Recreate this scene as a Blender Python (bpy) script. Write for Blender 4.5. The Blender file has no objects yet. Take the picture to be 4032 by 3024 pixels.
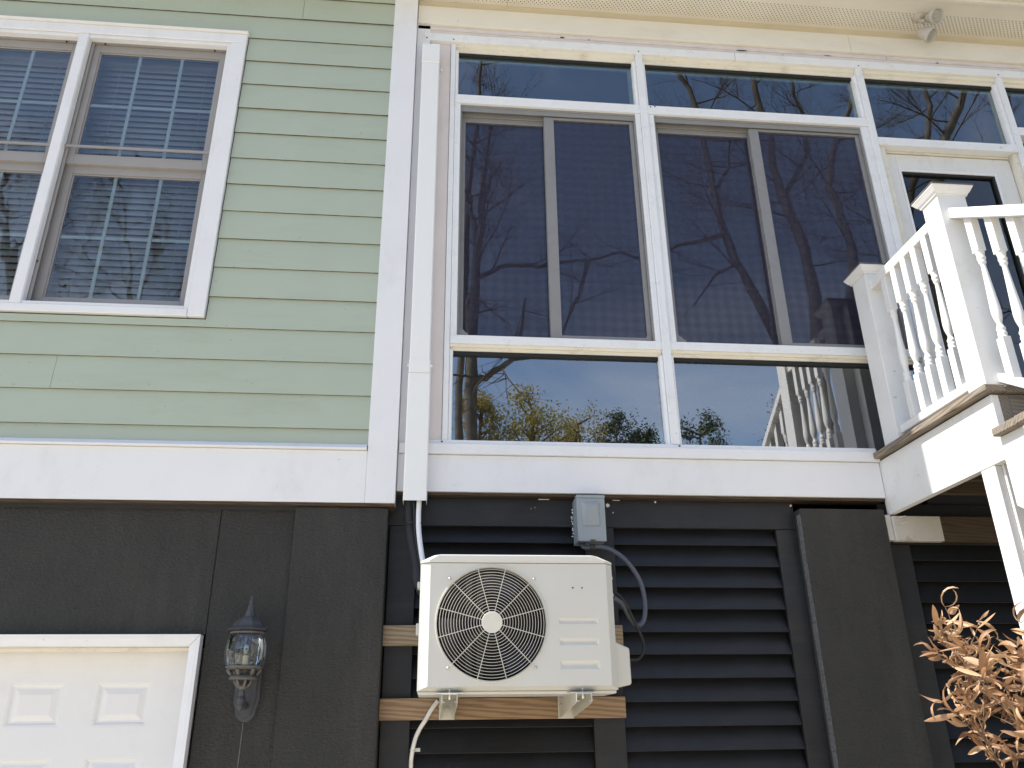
import bpy, bmesh, math, random
from mathutils import Vector, Matrix, noise
random.seed(7)
SC = bpy.context.scene
COL = SC.collection
R = math.radians
PI = math.pi

# ------------------------------------------------------------------ camera, world, sun, exposure
cam_d = bpy.data.cameras.new('camera')
cam_d.sensor_width = 36.0
cam_d.lens = 3200 / 4032 * 36
cam_d.clip_start = 0.05
cam_d.clip_end = 2000
cam = bpy.data.objects.new('camera', cam_d)
COL.objects.link(cam)
YAW, PITCH, ROLL = R(5.6903), R(23.2196), R(-0.71746)
fwd = Vector((math.sin(YAW) * math.cos(PITCH), math.cos(YAW) * math.cos(PITCH), math.sin(PITCH)))
r0 = Vector((math.cos(YAW), -math.sin(YAW), 0))
u0 = r0.cross(fwd)
right = math.cos(ROLL) * r0 + math.sin(ROLL) * u0
up = -math.sin(ROLL) * r0 + math.cos(ROLL) * u0
m3 = Matrix((right, up, -fwd)).transposed()
cam.matrix_world = Matrix.Translation((0, -4.0, 1.6)) @ m3.to_4x4()
SC.camera = cam

SUN_EL, SUN_PHI = R(53), R(1.0)          # high sun on the left, a hair behind the facade plane
to_sun = Vector((-math.cos(SUN_PHI) * math.cos(SUN_EL), math.sin(SUN_PHI) * math.cos(SUN_EL), math.sin(SUN_EL)))
world = bpy.data.worlds.new('World')
SC.world = world
world.use_nodes = True
wn = world.node_tree
bg = wn.nodes['Background']
sky = wn.nodes.new('ShaderNodeTexSky')
sky.sky_type = 'NISHITA'
sky.sun_disc = False
sky.sun_elevation = SUN_EL
sky.sun_rotation = math.atan2(to_sun.x, to_sun.y)
sky.air_density = 1.0
sky.dust_density = 1.0
sky.ozone_density = 1.0
# thin high cloud wisps over the whole sky
w_tc = wn.nodes.new('ShaderNodeTexCoord')
w_mp = wn.nodes.new('ShaderNodeMapping')
w_mp.inputs['Scale'].default_value = (1.0, 1.0, 2.2)
w_nz = wn.nodes.new('ShaderNodeTexNoise')
w_nz.inputs['Scale'].default_value = 2.6
w_nz.inputs['Detail'].default_value = 6
w_nz.inputs['Distortion'].default_value = 0.6
w_rp = wn.nodes.new('ShaderNodeValToRGB')
w_rp.color_ramp.elements[0].position = 0.46
w_rp.color_ramp.elements[0].color = (0, 0, 0, 1)
w_rp.color_ramp.elements[1].position = 0.76
w_rp.color_ramp.elements[1].color = (0.55, 0.55, 0.55, 1)
w_mx = wn.nodes.new('ShaderNodeMix')
w_mx.data_type = 'RGBA'
w_mx.inputs[7].default_value = (4.6, 4.8, 5.2, 1)
wn.links.new(w_tc.outputs['Generated'], w_mp.inputs[0])
wn.links.new(w_mp.outputs[0], w_nz.inputs['Vector'])
wn.links.new(w_nz.outputs[0], w_rp.inputs[0])
wn.links.new(w_rp.outputs[0], w_mx.inputs[0])
wn.links.new(sky.outputs[0], w_mx.inputs[6])
wn.links.new(w_mx.outputs[2], bg.inputs[0])
bg.inputs[1].default_value = 0.118
sun_d = bpy.data.lights.new('sun', 'SUN')
sun_d.energy = 3.8
sun_d.angle = R(0.53)
sun_d.color = (1.0, 0.95, 0.88)
sun = bpy.data.objects.new('sun', sun_d)
COL.objects.link(sun)
sun.rotation_euler = to_sun.to_track_quat('Z', 'Y').to_euler()
vs = SC.view_settings
vs.view_transform = 'Standard'
vs.look = 'None'
vs.gamma = 1.0
vs.exposure = 1.17
vs.use_curve_mapping = False

# ------------------------------------------------------------------ materials
def new_mat(name):
    m = bpy.data.materials.new(name)
    m.use_nodes = True
    nt = m.node_tree
    return m, nt, nt.nodes['Principled BSDF'], nt.nodes['Material Output']

def N(nt, t, **kw):
    n = nt.nodes.new(t)
    for k, v in kw.items():
        setattr(n, k, v)
    return n

def coords(nt, scale=(1, 1, 1), kind='Object', loc=(0, 0, 0)):
    tc = N(nt, 'ShaderNodeTexCoord')
    mp = N(nt, 'ShaderNodeMapping')
    mp.inputs['Scale'].default_value = scale
    mp.inputs['Location'].default_value = loc
    nt.links.new(tc.outputs[kind], mp.inputs[0])
    return mp.outputs[0]

def noise_tex(nt, vec, scale, detail=4, rough=0.55):
    n = N(nt, 'ShaderNodeTexNoise')
    n.inputs['Scale'].default_value = scale
    n.inputs['Detail'].default_value = detail
    n.inputs['Roughness'].default_value = rough
    nt.links.new(vec, n.inputs['Vector'])
    return n.outputs[0]

def ramp(nt, fac, stops):
    r = N(nt, 'ShaderNodeValToRGB')
    els = r.color_ramp.elements
    while len(els) < len(stops):
        els.new(0.5)
    for e, (p, c) in zip(els, stops):
        e.position = p
        e.color = (c[0], c[1], c[2], 1) if not isinstance(c, (int, float)) else (c, c, c, 1)
    nt.links.new(fac, r.inputs[0])
    return r.outputs[0]

def mix(nt, a, b, fac, blend='MIX'):
    x = N(nt, 'ShaderNodeMix', data_type='RGBA', blend_type=blend)
    for s, v in ((x.inputs[0], fac), (x.inputs[6], a), (x.inputs[7], b)):
        if hasattr(v, 'links'):
            nt.links.new(v, s)
        elif isinstance(v, (int, float)):
            s.default_value = v
        else:
            s.default_value = (v[0], v[1], v[2], 1)
    return x.outputs[2]

def bump(nt, h, strength, dist):
    b = N(nt, 'ShaderNodeBump')
    b.inputs['Strength'].default_value = strength
    b.inputs['Distance'].default_value = dist
    nt.links.new(h, b.inputs['Height'])
    return b.outputs[0]

def paint(name, col, rough=0.5, var=0.06, dirt=None, dirt_amt=0.35, scale=5.0, streak=(1, 1, 1), bmp=0.0, bscale=60, spec=0.5, specks=0.0):
    """Painted surface: slow tone variation, patches of grime with their own shape, optional orange peel."""
    m, nt, p, out = new_mat(name)
    v = coords(nt)
    lo = [c * (1 - var) for c in col]
    hi = [min(1, c * (1 + var)) for c in col]
    c = ramp(nt, noise_tex(nt, v, scale, 5), [(0.3, lo), (0.7, hi)])
    if dirt:
        v2 = coords(nt, streak, loc=(3.1, 1.7, 4.3))
        f = ramp(nt, noise_tex(nt, v2, scale * 1.7, 8, 0.7), [(0.52, 0), (0.78, dirt_amt)])
        c = mix(nt, c, dirt, f)
    if specks:
        f = ramp(nt, noise_tex(nt, coords(nt, loc=(9, 2, 5)), 38, 2, 0.5), [(0.735, 0), (0.77, specks)])
        c = mix(nt, c, (0.16, 0.12, 0.10), f)
    nt.links.new(c, p.inputs['Base Color'])
    rr = ramp(nt, noise_tex(nt, v, scale * 3, 4), [(0.3, max(0.03, rough - 0.08)), (0.7, min(1, rough + 0.08))])
    nt.links.new(rr, p.inputs['Roughness'])
    p.inputs['Specular IOR Level'].default_value = spec
    if bmp:
        nt.links.new(bump(nt, noise_tex(nt, v, bscale, 4), bmp, 0.004), p.inputs['Normal'])
    return m

def wood(name, light, dark, axis=0, ring=26.0, rough=0.75, knots=True, weather=None, bmp=0.25):
    m, nt, p, out = new_mat(name)
    s = [14, 14, 14]
    s[axis] = 1.1
    v = coords(nt, tuple(s))
    w1 = noise_tex(nt, v, 1.6, 3)
    wv = N(nt, 'ShaderNodeTexWave', wave_type='BANDS', bands_direction='DIAGONAL')
    wv.inputs['Scale'].default_value = 2.6 * ring / 26
    wv.inputs['Distortion'].default_value = 6.0
    wv.inputs['Detail'].default_value = 3
    wv.inputs['Detail Scale'].default_value = 1.2
    nt.links.new(v, wv.inputs['Vector'])
    c = ramp(nt, wv.outputs[1] if len(wv.outputs) > 1 else wv.outputs[0], [(0.15, dark), (0.45, [a * .55 + b * .45 for a, b in zip(light, dark)]), (0.8, light)])
    fine = noise_tex(nt, v, 9, 6, 0.7)
    c = mix(nt, c, dark, ramp(nt, fine, [(0.5, 0), (0.75, 0.55)]))
    if knots:
        vo = N(nt, 'ShaderNodeTexVoronoi')
        vo.inputs['Scale'].default_value = 2.6
        ks = [1.6, 1.6, 1.6]
        ks[axis] = 0.9
        nt.links.new(coords(nt, tuple(ks), loc=(.37, .2, .11)), vo.inputs['Vector'])
        c = mix(nt, c, (0.045, 0.022, 0.010), ramp(nt, vo.outputs['Distance'], [(0.06, 0.85), (0.13, 0)]))
    if weather:
        c = mix(nt, c, weather, ramp(nt, noise_tex(nt, coords(nt), 6, 6), [(0.35, 0.15), (0.65, 0.8)]))
    nt.links.new(c, p.inputs['Base Color'])
    p.inputs['Roughness'].default_value = rough
    nt.links.new(bump(nt, fine, bmp, 0.003), p.inputs['Normal'])
    return m

def stucco_mat(name):
    m, nt, p, out = new_mat(name)
    v = coords(nt)
    c = ramp(nt, noise_tex(nt, v, 3.0, 6), [(0.3, (0.033, 0.0322, 0.0305)), (0.7, (0.043, 0.042, 0.0395))])
    c = mix(nt, c, (0.20, 0.18, 0.16), ramp(nt, noise_tex(nt, coords(nt, (1, 1, 2.2), loc=(1.3, 0.4, .9)), 2.3, 8, .75), [(0.66, 0), (0.80, 0.45)]))
    c = mix(nt, c, (0.095, 0.093, 0.09), ramp(nt, noise_tex(nt, v, 95, 2), [(0.55, 0), (0.75, 0.28)]))
    c = mix(nt, c, (0.085, 0.080, 0.073), ramp(nt, noise_tex(nt, coords(nt, (2.2, 2.2, .45), loc=(4, 7, 2)), 2.4, 7, .65), [(0.50, 0), (0.74, .40)]))
    nt.links.new(c, p.inputs['Base Color'])
    p.inputs['Roughness'].default_value = 0.85
    h1 = noise_tex(nt, coords(nt, (1, 1, 1.5)), 58, 4, 0.6)
    h2 = noise_tex(nt, v, 22, 3)
    hh = mix(nt, h1, h2, 0.3)
    nt.links.new(bump(nt, hh, 1.0, 0.025), p.inputs['Normal'])
    return m

def glass_mat(name, refl=0.16, tint=(0.8, 0.86, 0.86), wav=0.0006, wscale=3.0):
    """Window glass: clear tinted body, mirror reflection that rises at grazing angles, slight waviness."""
    m, nt, p, out = new_mat(name)
    nt.nodes.remove(p)
    tr = N(nt, 'ShaderNodeBsdfTransparent')
    tr.inputs[0].default_value = (*tint, 1)
    gl = N(nt, 'ShaderNodeBsdfGlossy')
    gl.inputs['Roughness'].default_value = 0.0
    gl.inputs['Color'].default_value = (0.95, 0.97, 1.0, 1)
    fr = N(nt, 'ShaderNodeFresnel')
    fr.inputs['IOR'].default_value = 1.5
    mu = N(nt, 'ShaderNodeMath', operation='MULTIPLY_ADD', use_clamp=True)
    nt.links.new(fr.outputs[0], mu.inputs[0])
    mu.inputs[1].default_value = 1.0
    mu.inputs[2].default_value = refl - 0.04
    nz = noise_tex(nt, coords(nt, (1, 1, .55)), wscale, 2, 0.4)
    b = N(nt, 'ShaderNodeBump')
    b.inputs['Strength'].default_value = 1.0
    b.inputs['Distance'].default_value = wav
    nt.links.new(nz, b.inputs['Height'])
    nt.links.new(b.outputs[0], gl.inputs['Normal'])
    mx = N(nt, 'ShaderNodeMixShader')
    nt.links.new(mu.outputs[0], mx.inputs[0])
    nt.links.new(tr.outputs[0], mx.inputs[1])
    nt.links.new(gl.outputs[0], mx.inputs[2])
    nt.links.new(mx.outputs[0], out.inputs[0])
    return m

def screen_mat(name):
    """Insect screen: fine dark weave, about half open."""
    m, nt, p, out = new_mat(name)
    p.inputs['Base Color'].default_value = (0.036, 0.031, 0.068, 1)
    p.inputs['Roughness'].default_value = 0.6
    tr = N(nt, 'ShaderNodeBsdfTransparent')
    mx = N(nt, 'ShaderNodeMixShader')
    v = coords(nt, (1, 1, 1))
    w1 = N(nt, 'ShaderNodeTexWave', wave_type='BANDS', bands_direction='X')
    w1.inputs['Scale'].default_value = 5.0
    w1.inputs['Distortion'].default_value = 1.2
    nt.links.new(v, w1.inputs['Vector'])
    w2 = N(nt, 'ShaderNodeTexWave', wave_type='BANDS', bands_direction='Z')
    w2.inputs['Scale'].default_value = 5.0
    w2.inputs['Distortion'].default_value = 1.2
    nt.links.new(v, w2.inputs['Vector'])
    mo = mix(nt, w1.outputs[0], w2.outputs[0], 0.5)
    f = ramp(nt, mo, [(0.1, 0.34), (0.9, 0.52)])
    nt.links.new(f, mx.inputs[0])
    nt.links.new(p.outputs[0], mx.inputs[2])
    nt.links.new(tr.outputs[0], mx.inputs[1])
    nt.links.new(mx.outputs[0], out.inputs[0])
    return m

def soffit_mat(name):
    """Vinyl soffit with a band of punched vent holes (staggered rows) between y=-0.12 and 0.02."""
    m, nt, p, out = new_mat(name)
    v = coords(nt)
    sep = N(nt, 'ShaderNodeSeparateXYZ')
    nt.links.new(v, sep.inputs[0])
    def mth(op, a, b=None, c=None):
        n = N(nt, 'ShaderNodeMath', operation=op)
        for i, q in enumerate((a, b, c)):
            if q is None:
                continue
            if isinstance(q, (int, float)):
                n.inputs[i].default_value = q
            else:
                nt.links.new(q, n.inputs[i])
        return n.outputs[0]
    PX, PY = 0.027, 0.0155
    yy = mth('DIVIDE', mth('ADD', sep.outputs[1], 10.0), PY)
    row = mth('FLOOR', yy)
    fy = mth('MULTIPLY', mth('SUBTRACT', mth('FRACT', yy), 0.5), PY)
    xx = mth('ADD', mth('DIVIDE', mth('ADD', sep.outputs[0], 50.0), PX), mth('MULTIPLY', row, 0.5))
    fx = mth('MULTIPLY', mth('SUBTRACT', mth('FRACT', xx), 0.5), PX)
    d2 = mth('ADD', mth('MULTIPLY', fx, fx), mth('MULTIPLY', fy, fy))
    hole = mth('LESS_THAN', d2, 0.0040 ** 2)
    band = mth('MULTIPLY', mth('GREATER_THAN', sep.outputs[1], -0.125), mth('LESS_THAN', sep.outputs[1], 0.022))
    f = mth('MULTIPLY', hole, band)
    base = ramp(nt, noise_tex(nt, v, 3, 5), [(0.3, (0.70, 0.67, 0.60)), (0.7, (0.78, 0.75, 0.68))])
    base = mix(nt, base, (0.35, 0.32, 0.27), ramp(nt, noise_tex(nt, coords(nt, (1, 3, 1)), 4, 8, .7), [(0.62, 0), (0.8, .35)]))
    c = mix(nt, base, (0.02, 0.018, 0.015), f)
    nt.links.new(c, p.inputs['Base Color'])
    p.inputs['Roughness'].default_value = 0.55
    return m

def leaf_mat(name, cols, trans=0.25, rough=0.6):
    m, nt, p, out = new_mat(name)
    oi = N(nt, 'ShaderNodeObjectInfo')
    n1 = noise_tex(nt, coords(nt, kind='Object'), 9, 3)
    a = mix(nt, cols[0], cols[1], ramp(nt, n1, [(0.3, 0), (0.7, 1)]))
    c = mix(nt, a, cols[2], oi.outputs['Random'])
    nt.links.new(c, p.inputs['Base Color'])
    p.inputs['Roughness'].default_value = rough
    tl = N(nt, 'ShaderNodeBsdfTranslucent')
    nt.links.new(c, tl.inputs[0])
    mx = N(nt, 'ShaderNodeMixShader')
    mx.inputs[0].default_value = trans
    nt.links.new(p.outputs[0], mx.inputs[1])
    nt.links.new(tl.outputs[0], mx.inputs[2])
    nt.links.new(mx.outputs[0], out.inputs[0])
    return m

def plain(name, col, rough=0.5, metal=0.0, spec=0.5, var=0.08, scale=20):
    m, nt, p, out = new_mat(name)
    v = coords(nt)
    c = ramp(nt, noise_tex(nt, v, scale, 4), [(0.3, [x * (1 - var) for x in col]), (0.7, [min(1, x * (1 + var)) for x in col])])
    nt.links.new(c, p.inputs['Base Color'])
    p.inputs['Roughness'].default_value = rough
    p.inputs['Metallic'].default_value = metal
    p.inputs['Specular IOR Level'].default_value = spec
    return m

GRIME = (0.30, 0.26, 0.21)
M = {}
M['siding'] = paint('sage_siding', (0.415, 0.468, 0.382), 0.55, 0.025, (0.30, 0.33, 0.25), 0.32, 2.2, (0.5, 1, 2.5), 0.06, 90, specks=0.35)
M['siding_lap_shade'] = plain('siding_lap_grime_shade', (0.12, 0.105, 0.065), 0.9, var=0.5, scale=14)  # dark underside: grime plus the lap shadow line put into the colour
M['trim'] = paint('white_trim', (0.78, 0.78, 0.80), 0.45, 0.02, GRIME, 0.16, 3.0, (1, 1, .5), 0.05, 40, specks=0.25)
M['old_trim'] = paint('weathered_trim', (0.68, 0.63, 0.62), 0.65, 0.05, (0.34, 0.29, 0.27), 0.6, 6.0, (.35, 1, 2.0), 0.25, 45, specks=0.5)
M['pink_trim'] = paint('primed_board', (0.72, 0.655, 0.64), 0.6, 0.03, (0.50, 0.42, 0.38), 0.35, 4.0, (1, 1, .4), 0.2, 60, specks=.3)
M['frieze'] = paint('cream_frieze', (0.76, 0.725, 0.655), 0.5, 0.03, GRIME, 0.2, 3.0, (.4, 1, 1.5), specks=.3)
M['tan'] = paint('tan_frieze', (0.66, 0.59, 0.45), 0.5, 0.03, GRIME, 0.2, 3.0)
M['alu'] = paint('white_aluminium', (0.80, 0.81, 0.83), 0.32, 0.015, GRIME, 0.18, 5.0, (1, 1, 1), 0.0, 60, specks=0.3)
M['bead'] = paint('cream_bead', (0.76, 0.72, 0.62), 0.4, 0.04, (0.33, 0.27, 0.18), 0.6, 7.0, (.5, 1, 1), specks=.5)
M['grey_sash'] = paint('grey_aluminium', (0.25, 0.245, 0.245), 0.4, 0.05, (0.13, .12, .11), 0.3, 6)
M['almond'] = paint('almond_vinyl', (0.315, 0.30, 0.298), 0.45, 0.03, (0.20, 0.17, 0.15), 0.3, 5)
M['grille'] = plain('grille_bar', (0.62, 0.68, 0.67), 0.5, var=.03)
M['ledger_white'] = paint('stained_white_board', (0.55, 0.52, 0.48), 0.6, 0.08, (0.17, 0.12, 0.08), 0.8, 5.0, (1, 1, 1), 0.2, 30, specks=.5)
M['pale_edge'] = plain('pale_grey_edge', (0.12, 0.125, 0.13), 0.9, var=.35, scale=60)
M['bead_reflection'] = plain('reflection_strip', (0.34, 0.40, 0.37), 0.5)
M['gasket'] = plain('black_gasket', (0.012, 0.012, 0.012), 0.7)
M['stucco'] = stucco_mat('charcoal_stucco')
M['black_wood'] = paint('black_painted_wood', (0.0190, 0.0198, 0.0235), 0.5, 0.22, (0.05, 0.043, 0.036), 0.55, 5.0, (.25, 1, 2), 0.25, 30, spec=0.4, specks=.12)
M['door'] = paint('white_door', (0.78, 0.77, 0.77), 0.4, 0.015, GRIME, 0.1, 3.0)
M['deck'] = wood('weathered_deck', (0.30, 0.235, 0.165), (0.10, 0.075, 0.052), 1, 24, 0.85, True, (0.21, 0.19, 0.165), 0.5)
M['deck_x'] = wood('weathered_tread', (0.30, 0.235, 0.165), (0.10, 0.075, 0.052), 0, 24, 0.85, True, (0.21, 0.19, 0.165), 0.5)
M['cap_dark'] = paint('weathered_cap', (0.10, 0.09, 0.08), 0.8, 0.3, (0.45, 0.42, 0.38), 0.6, 9)
M['brown_wood'] = wood('brown_joist', (0.075, 0.048, 0.027), (0.045, 0.028, 0.016), 0, 24, 0.8)
M['beam_dark'] = wood('new_pine_beam', (0.33, 0.218, 0.125), (0.215, 0.132, 0.070), 0, 20, 0.6)
M['beam_light'] = wood('pale_pine_beam', (0.38, 0.30, 0.20), (0.26, 0.185, 0.11), 0, 22, 0.65)
M['deck_white'] = paint('white_deck_paint', (0.74, 0.735, 0.725), 0.5, 0.02, (0.42, 0.38, 0.33), 0.3, 5.0, (1, 1, .6), 0.12, 25, specks=0.35)
M['cabinet'] = paint('ac_cream', (0.615, 0.605, 0.565), 0.42, 0.012, None, spec=0.5)
M['guard'] = plain('cream_wire', (0.70, 0.68, 0.60), 0.4, var=.03)
M['fan'] = plain('navy_fan', (0.006, 0.007, 0.028), 0.35)
M['dark'] = plain('dark_coil', (0.008, 0.008, 0.009), 0.8)
M['motor'] = plain('motor_strut', (0.03, 0.03, 0.03), 0.6)
M['steel'] = plain('zinc_steel', (0.62, 0.62, 0.60), 0.35, 0.9)
M['bracket'] = plain('bracket_paint', (0.62, 0.60, 0.53), 0.4, var=.06)
M['box_grey'] = paint('box_grey', (0.30, 0.335, 0.36), 0.4, 0.02, None)
M['conduit'] = plain('grey_conduit', (0.085, 0.095, 0.12), 0.4)
M['rubber'] = plain('black_rubber', (0.014, 0.014, 0.016), 0.55)
M['foam'] = plain('black_foam', (0.018, 0.019, 0.024), 0.75)
M['pvc'] = paint('cover_pvc', (0.82, 0.825, 0.82), 0.38, 0.01, None)
M['hose'] = plain('cream_hose', (0.74, 0.70, 0.63), 0.5)
M['lantern'] = paint('lantern_metal', (0.048, 0.050, 0.057), 0.45, 0.12, (0.13, 0.12, 0.11), .5, 20)
M['lantern_bare'] = paint('lantern_worn_metal', (0.10, 0.094, 0.088), 0.45, 0.25, (0.06, 0.06, 0.065), .8, 25)
M['sleeve'] = plain('candle_sleeve', (0.55, 0.48, 0.28), 0.5)
M['flood'] = plain('flood_cream', (0.52, 0.49, 0.44), 0.45)
M['flood_glass'] = plain('flood_lens', (0.40, 0.39, 0.37), 0.15)
M['glass'] = glass_mat('clear_pane', 0.19, (0.72, 0.80, 0.80), 0.0004, 2.2)
M['glass_door'] = glass_mat('door_pane', 0.085, (0.6, 0.6, 0.6), 0.0006, 3)
M['glass_lo'] = glass_mat('low_pane', 0.32, (0.62, 0.72, 0.72), 0.0004, 2.6)
M['glass_sash'] = glass_mat('sash_pane', 0.105, (0.78, 0.85, 0.90), 0.0012, 4.5)
M['lamp_glass'] = glass_mat('lantern_pane', 0.085, (0.85, 0.88, 0.88), 0.002, 12)
M['jar_glass'] = glass_mat('jar_glass', 0.2, (0.75, 0.85, 0.82), 0.004, 9)
M['screen'] = screen_mat('insect_screen')
M['soffit'] = soffit_mat('vented_soffit')
M['blind'] = plain('blind_slat', (0.46, 0.47, 0.48), 0.5, var=.03)
M['room'] = plain('room_wall', (0.10, 0.095, 0.09), 0.9)
M['room_floor'] = plain('room_floor', (0.09, 0.06, 0.04), 0.6)
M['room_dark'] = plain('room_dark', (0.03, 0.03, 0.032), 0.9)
M['roof'] = paint('shingle_grey', (0.09, 0.085, 0.08), 0.9, 0.2, None, scale=12)
M['bark'] = paint('grey_bark', (0.11, 0.095, 0.078), 0.9, 0.3, (0.24, 0.22, 0.17), 0.6, 4.0, (1, 1, .4), 0.6, 18)
M['twig'] = plain('twig', (0.085, 0.065, 0.052), 0.9, var=.3)
M['stem'] = plain('dead_stem', (0.17, 0.115, 0.075), 0.85, var=.3)
M['dead_leaf'] = leaf_mat('dead_leaf', ((0.40, 0.235, 0.125), (0.64, 0.44, 0.26), (0.26, 0.135, 0.065)), 0.25, 0.55)
M['spring_leaf'] = leaf_mat('spring_leaf', ((0.22, 0.22, 0.045), (0.36, 0.33, 0.08), (0.28, 0.23, 0.06)), 0.35)
M['pine_leaf'] = leaf_mat('pine_leaf', ((0.025, 0.045, 0.015), (0.05, 0.075, 0.022), (0.035, 0.05, 0.02)), 0.15)
M['rust_leaf'] = leaf_mat('rust_leaf', ((0.16, 0.09, 0.05), (0.24, 0.14, 0.07), (0.2, 0.12, 0.06)), 0.25)
M['palm'] = leaf_mat('palm_frond', ((0.10, 0.17, 0.06), (0.16, 0.24, 0.09), (0.2, 0.25, 0.1)), 0.3)
M['pot'] = plain('clay_pot', (0.3, 0.14, 0.08), 0.7)

def ground_mat():
    m, nt, p, out = new_mat('dry_ground')
    v = coords(nt)
    a = ramp(nt, noise_tex(nt, v, 0.35, 6), [(0.3, (0.38, 0.33, 0.225)), (0.7, (0.48, 0.42, 0.30))])
    c = mix(nt, a, (0.17, 0.13, 0.075), ramp(nt, noise_tex(nt, v, 14, 6, .7), [(0.45, 0), (0.7, .7)]))
    c = mix(nt, c, (0.16, 0.19, 0.07), ramp(nt, noise_tex(nt, v, 0.9, 4), [(0.55, 0), (0.7, .5)]))
    nt.links.new(c, p.inputs['Base Color'])
    p.inputs['Roughness'].default_value = 0.95
    nt.links.new(bump(nt, noise_tex(nt, v, 25, 6), 0.6, 0.03), p.inputs['Normal'])
    return m
M['ground'] = ground_mat()
M['drive'] = paint('pale_concrete', (0.58, 0.535, 0.445), 0.9, 0.10, (0.25, 0.21, 0.15), .4, 1.2, (1, 1, 1), .2, 30)

# ------------------------------------------------------------------ mesh helpers
class MB:
    def __init__(s):
        s.v, s.f, s.mi, s.sm = [], [], [], []
    def add(s, verts, faces, mi=0, smooth=False):
        o = len(s.v)
        s.v += [tuple(x) for x in verts]
        for i, f in enumerate(faces):
            s.f.append(tuple(o + k for k in f))
            s.mi.append(mi if isinstance(mi, int) else mi[i])
            s.sm.append(smooth)
        return s
    def box(s, x0, x1, y0, y1, z0, z1, mi=0):
        x0, x1 = sorted((x0, x1)); y0, y1 = sorted((y0, y1)); z0, z1 = sorted((z0, z1))
        return s.add([(x0, y0, z0), (x1, y0, z0), (x1, y1, z0), (x0, y1, z0), (x0, y0, z1), (x1, y0, z1), (x1, y1, z1), (x0, y1, z1)],
              [(0, 3, 2, 1), (4, 5, 6, 7), (0, 1, 5, 4), (1, 2, 6, 5), (2, 3, 7, 6), (3, 0, 4, 7)], mi)
    def prism(s, prof, axis, a, b, mi=0):
        """prof: (u, w) points. axis 'x': u=y, w=z; axis 'y': u=x, w=z; axis 'z': u=x, w=y."""
        n = len(prof)
        def P(t, u, w):
            return (t, u, w) if axis == 'x' else (u, t, w) if axis == 'y' else (u, w, t)
        vv = [P(a, u, w) for u, w in prof] + [P(b, u, w) for u, w in prof]
        side = [(i, (i + 1) % n, n + (i + 1) % n, n + i) for i in range(n)]
        ff = side + [tuple(reversed(range(n))), tuple(range(n, 2 * n))]
        return s.add(vv, ff, mi if isinstance(mi, int) else list(mi) + [0, 0])
    def tube(s, pts, rad, n=8, caps=True, smooth=True, mi=0):
        pts = [Vector(p) for p in pts]
        k = len(pts)
        rs = [rad] * k if isinstance(rad, (int, float)) else rad
        vv = []
        d0 = (pts[1] - pts[0]).normalized()
        ref = Vector((0, 0, 1)) if abs(d0.z) < .9 else Vector((1, 0, 0))
        u = d0.cross(ref).normalized()
        for i in range(k):
            d = (pts[min(i + 1, k - 1)] - pts[max(i - 1, 0)]).normalized()
            u = (u - d * u.dot(d))
            u = u.normalized() if u.length > 1e-6 else d.orthogonal().normalized()
            w = d.cross(u)
            for j in range(n):
                a = 2 * PI * j / n
                vv.append(pts[i] + (u * math.cos(a) + w * math.sin(a)) * rs[i])
        ff = [(i * n + j, i * n + (j + 1) % n, (i + 1) * n + (j + 1) % n, (i + 1) * n + j) for i in range(k - 1) for j in range(n)]
        s.add(vv, ff, mi, smooth)
        if caps:
            s.add(vv[:n], [tuple(reversed(range(n)))], mi)
            s.add(vv[-n:], [tuple(range(n))], mi)
        return s
    def lathe(s, prof, c=(0, 0, 0), n=16, axis='z', smooth=True, mi=0, phase=0.0):
        """prof: (r, h) pairs along the axis through c."""
        vv = []
        for r, h in prof:
            for j in range(n):
                a = 2 * PI * j / n + phase
                x, y = r * math.cos(a), r * math.sin(a)
                if axis == 'z': vv.append((c[0] + x, c[1] + y, c[2] + h))
                elif axis == 'y': vv.append((c[0] + x, c[1] + h, c[2] + y))
                else: vv.append((c[0] + h, c[1] + x, c[2] + y))
        k = len(prof)
        ff = [(i * n + j, i * n + (j + 1) % n, (i + 1) * n + (j + 1) % n, (i + 1) * n + j) for i in range(k - 1) for j in range(n)]
        s.add(vv, ff, mi, smooth)
        s.add(vv[:n], [tuple(reversed(range(n)))], mi)
        s.add(vv[-n:], [tuple(range(n))], mi)
        return s
    def build(s, name, mat, parent=None, bevel=0.0, segs=1, loc=None, label=None, keep=False):
        me = bpy.data.meshes.new(name)
        off = Vector((0, 0, 0))
        q = parent
        while q is not None:
            off += Vector(q.location)
            q = q.parent
        if loc is not None:
            off += Vector(loc)
        me.from_pydata([tuple(Vector(v) - off) for v in s.v], [], s.f)
        for m in (mat if isinstance(mat, (list, tuple)) else [mat]):
            me.materials.append(m)
        me.polygons.foreach_set('material_index', s.mi)
        me.polygons.foreach_set('use_smooth', s.sm)
        bm = bmesh.new()
        bm.from_mesh(me)
        if bevel:
            es = [e for e in bm.edges if len(e.link_faces) == 2 and e.calc_face_angle(0) > R(28)]
            bmesh.ops.bevel(bm, geom=es, offset=bevel, segments=segs, affect='EDGES', clamp_overlap=True, profile=.6)
        if not keep:
            bmesh.ops.recalc_face_normals(bm, faces=bm.faces)
        bm.to_mesh(me)
        bm.free()
        me.update()
        o = bpy.data.objects.new(name, me)
        COL.objects.link(o)
        if parent is not None:
            o.parent = parent
        if loc is not None:
            o.location = loc
        if label:
            o['label'] = label
        return o

def thing(name, label, cat, loc=(0, 0, 0), group=None):
    o = bpy.data.objects.new(name, None)
    COL.objects.link(o)
    o.location = loc
    o.empty_display_size = 0.1
    o['label'] = label
    o['category'] = cat
    o['kind'] = 'thing'
    if group:
        o['group'] = group
    return o

def tag(o, label, cat, group=None):
    o['label'] = label
    o['category'] = cat
    o['kind'] = 'thing'
    if group:
        o['group'] = group
    return o

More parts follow.
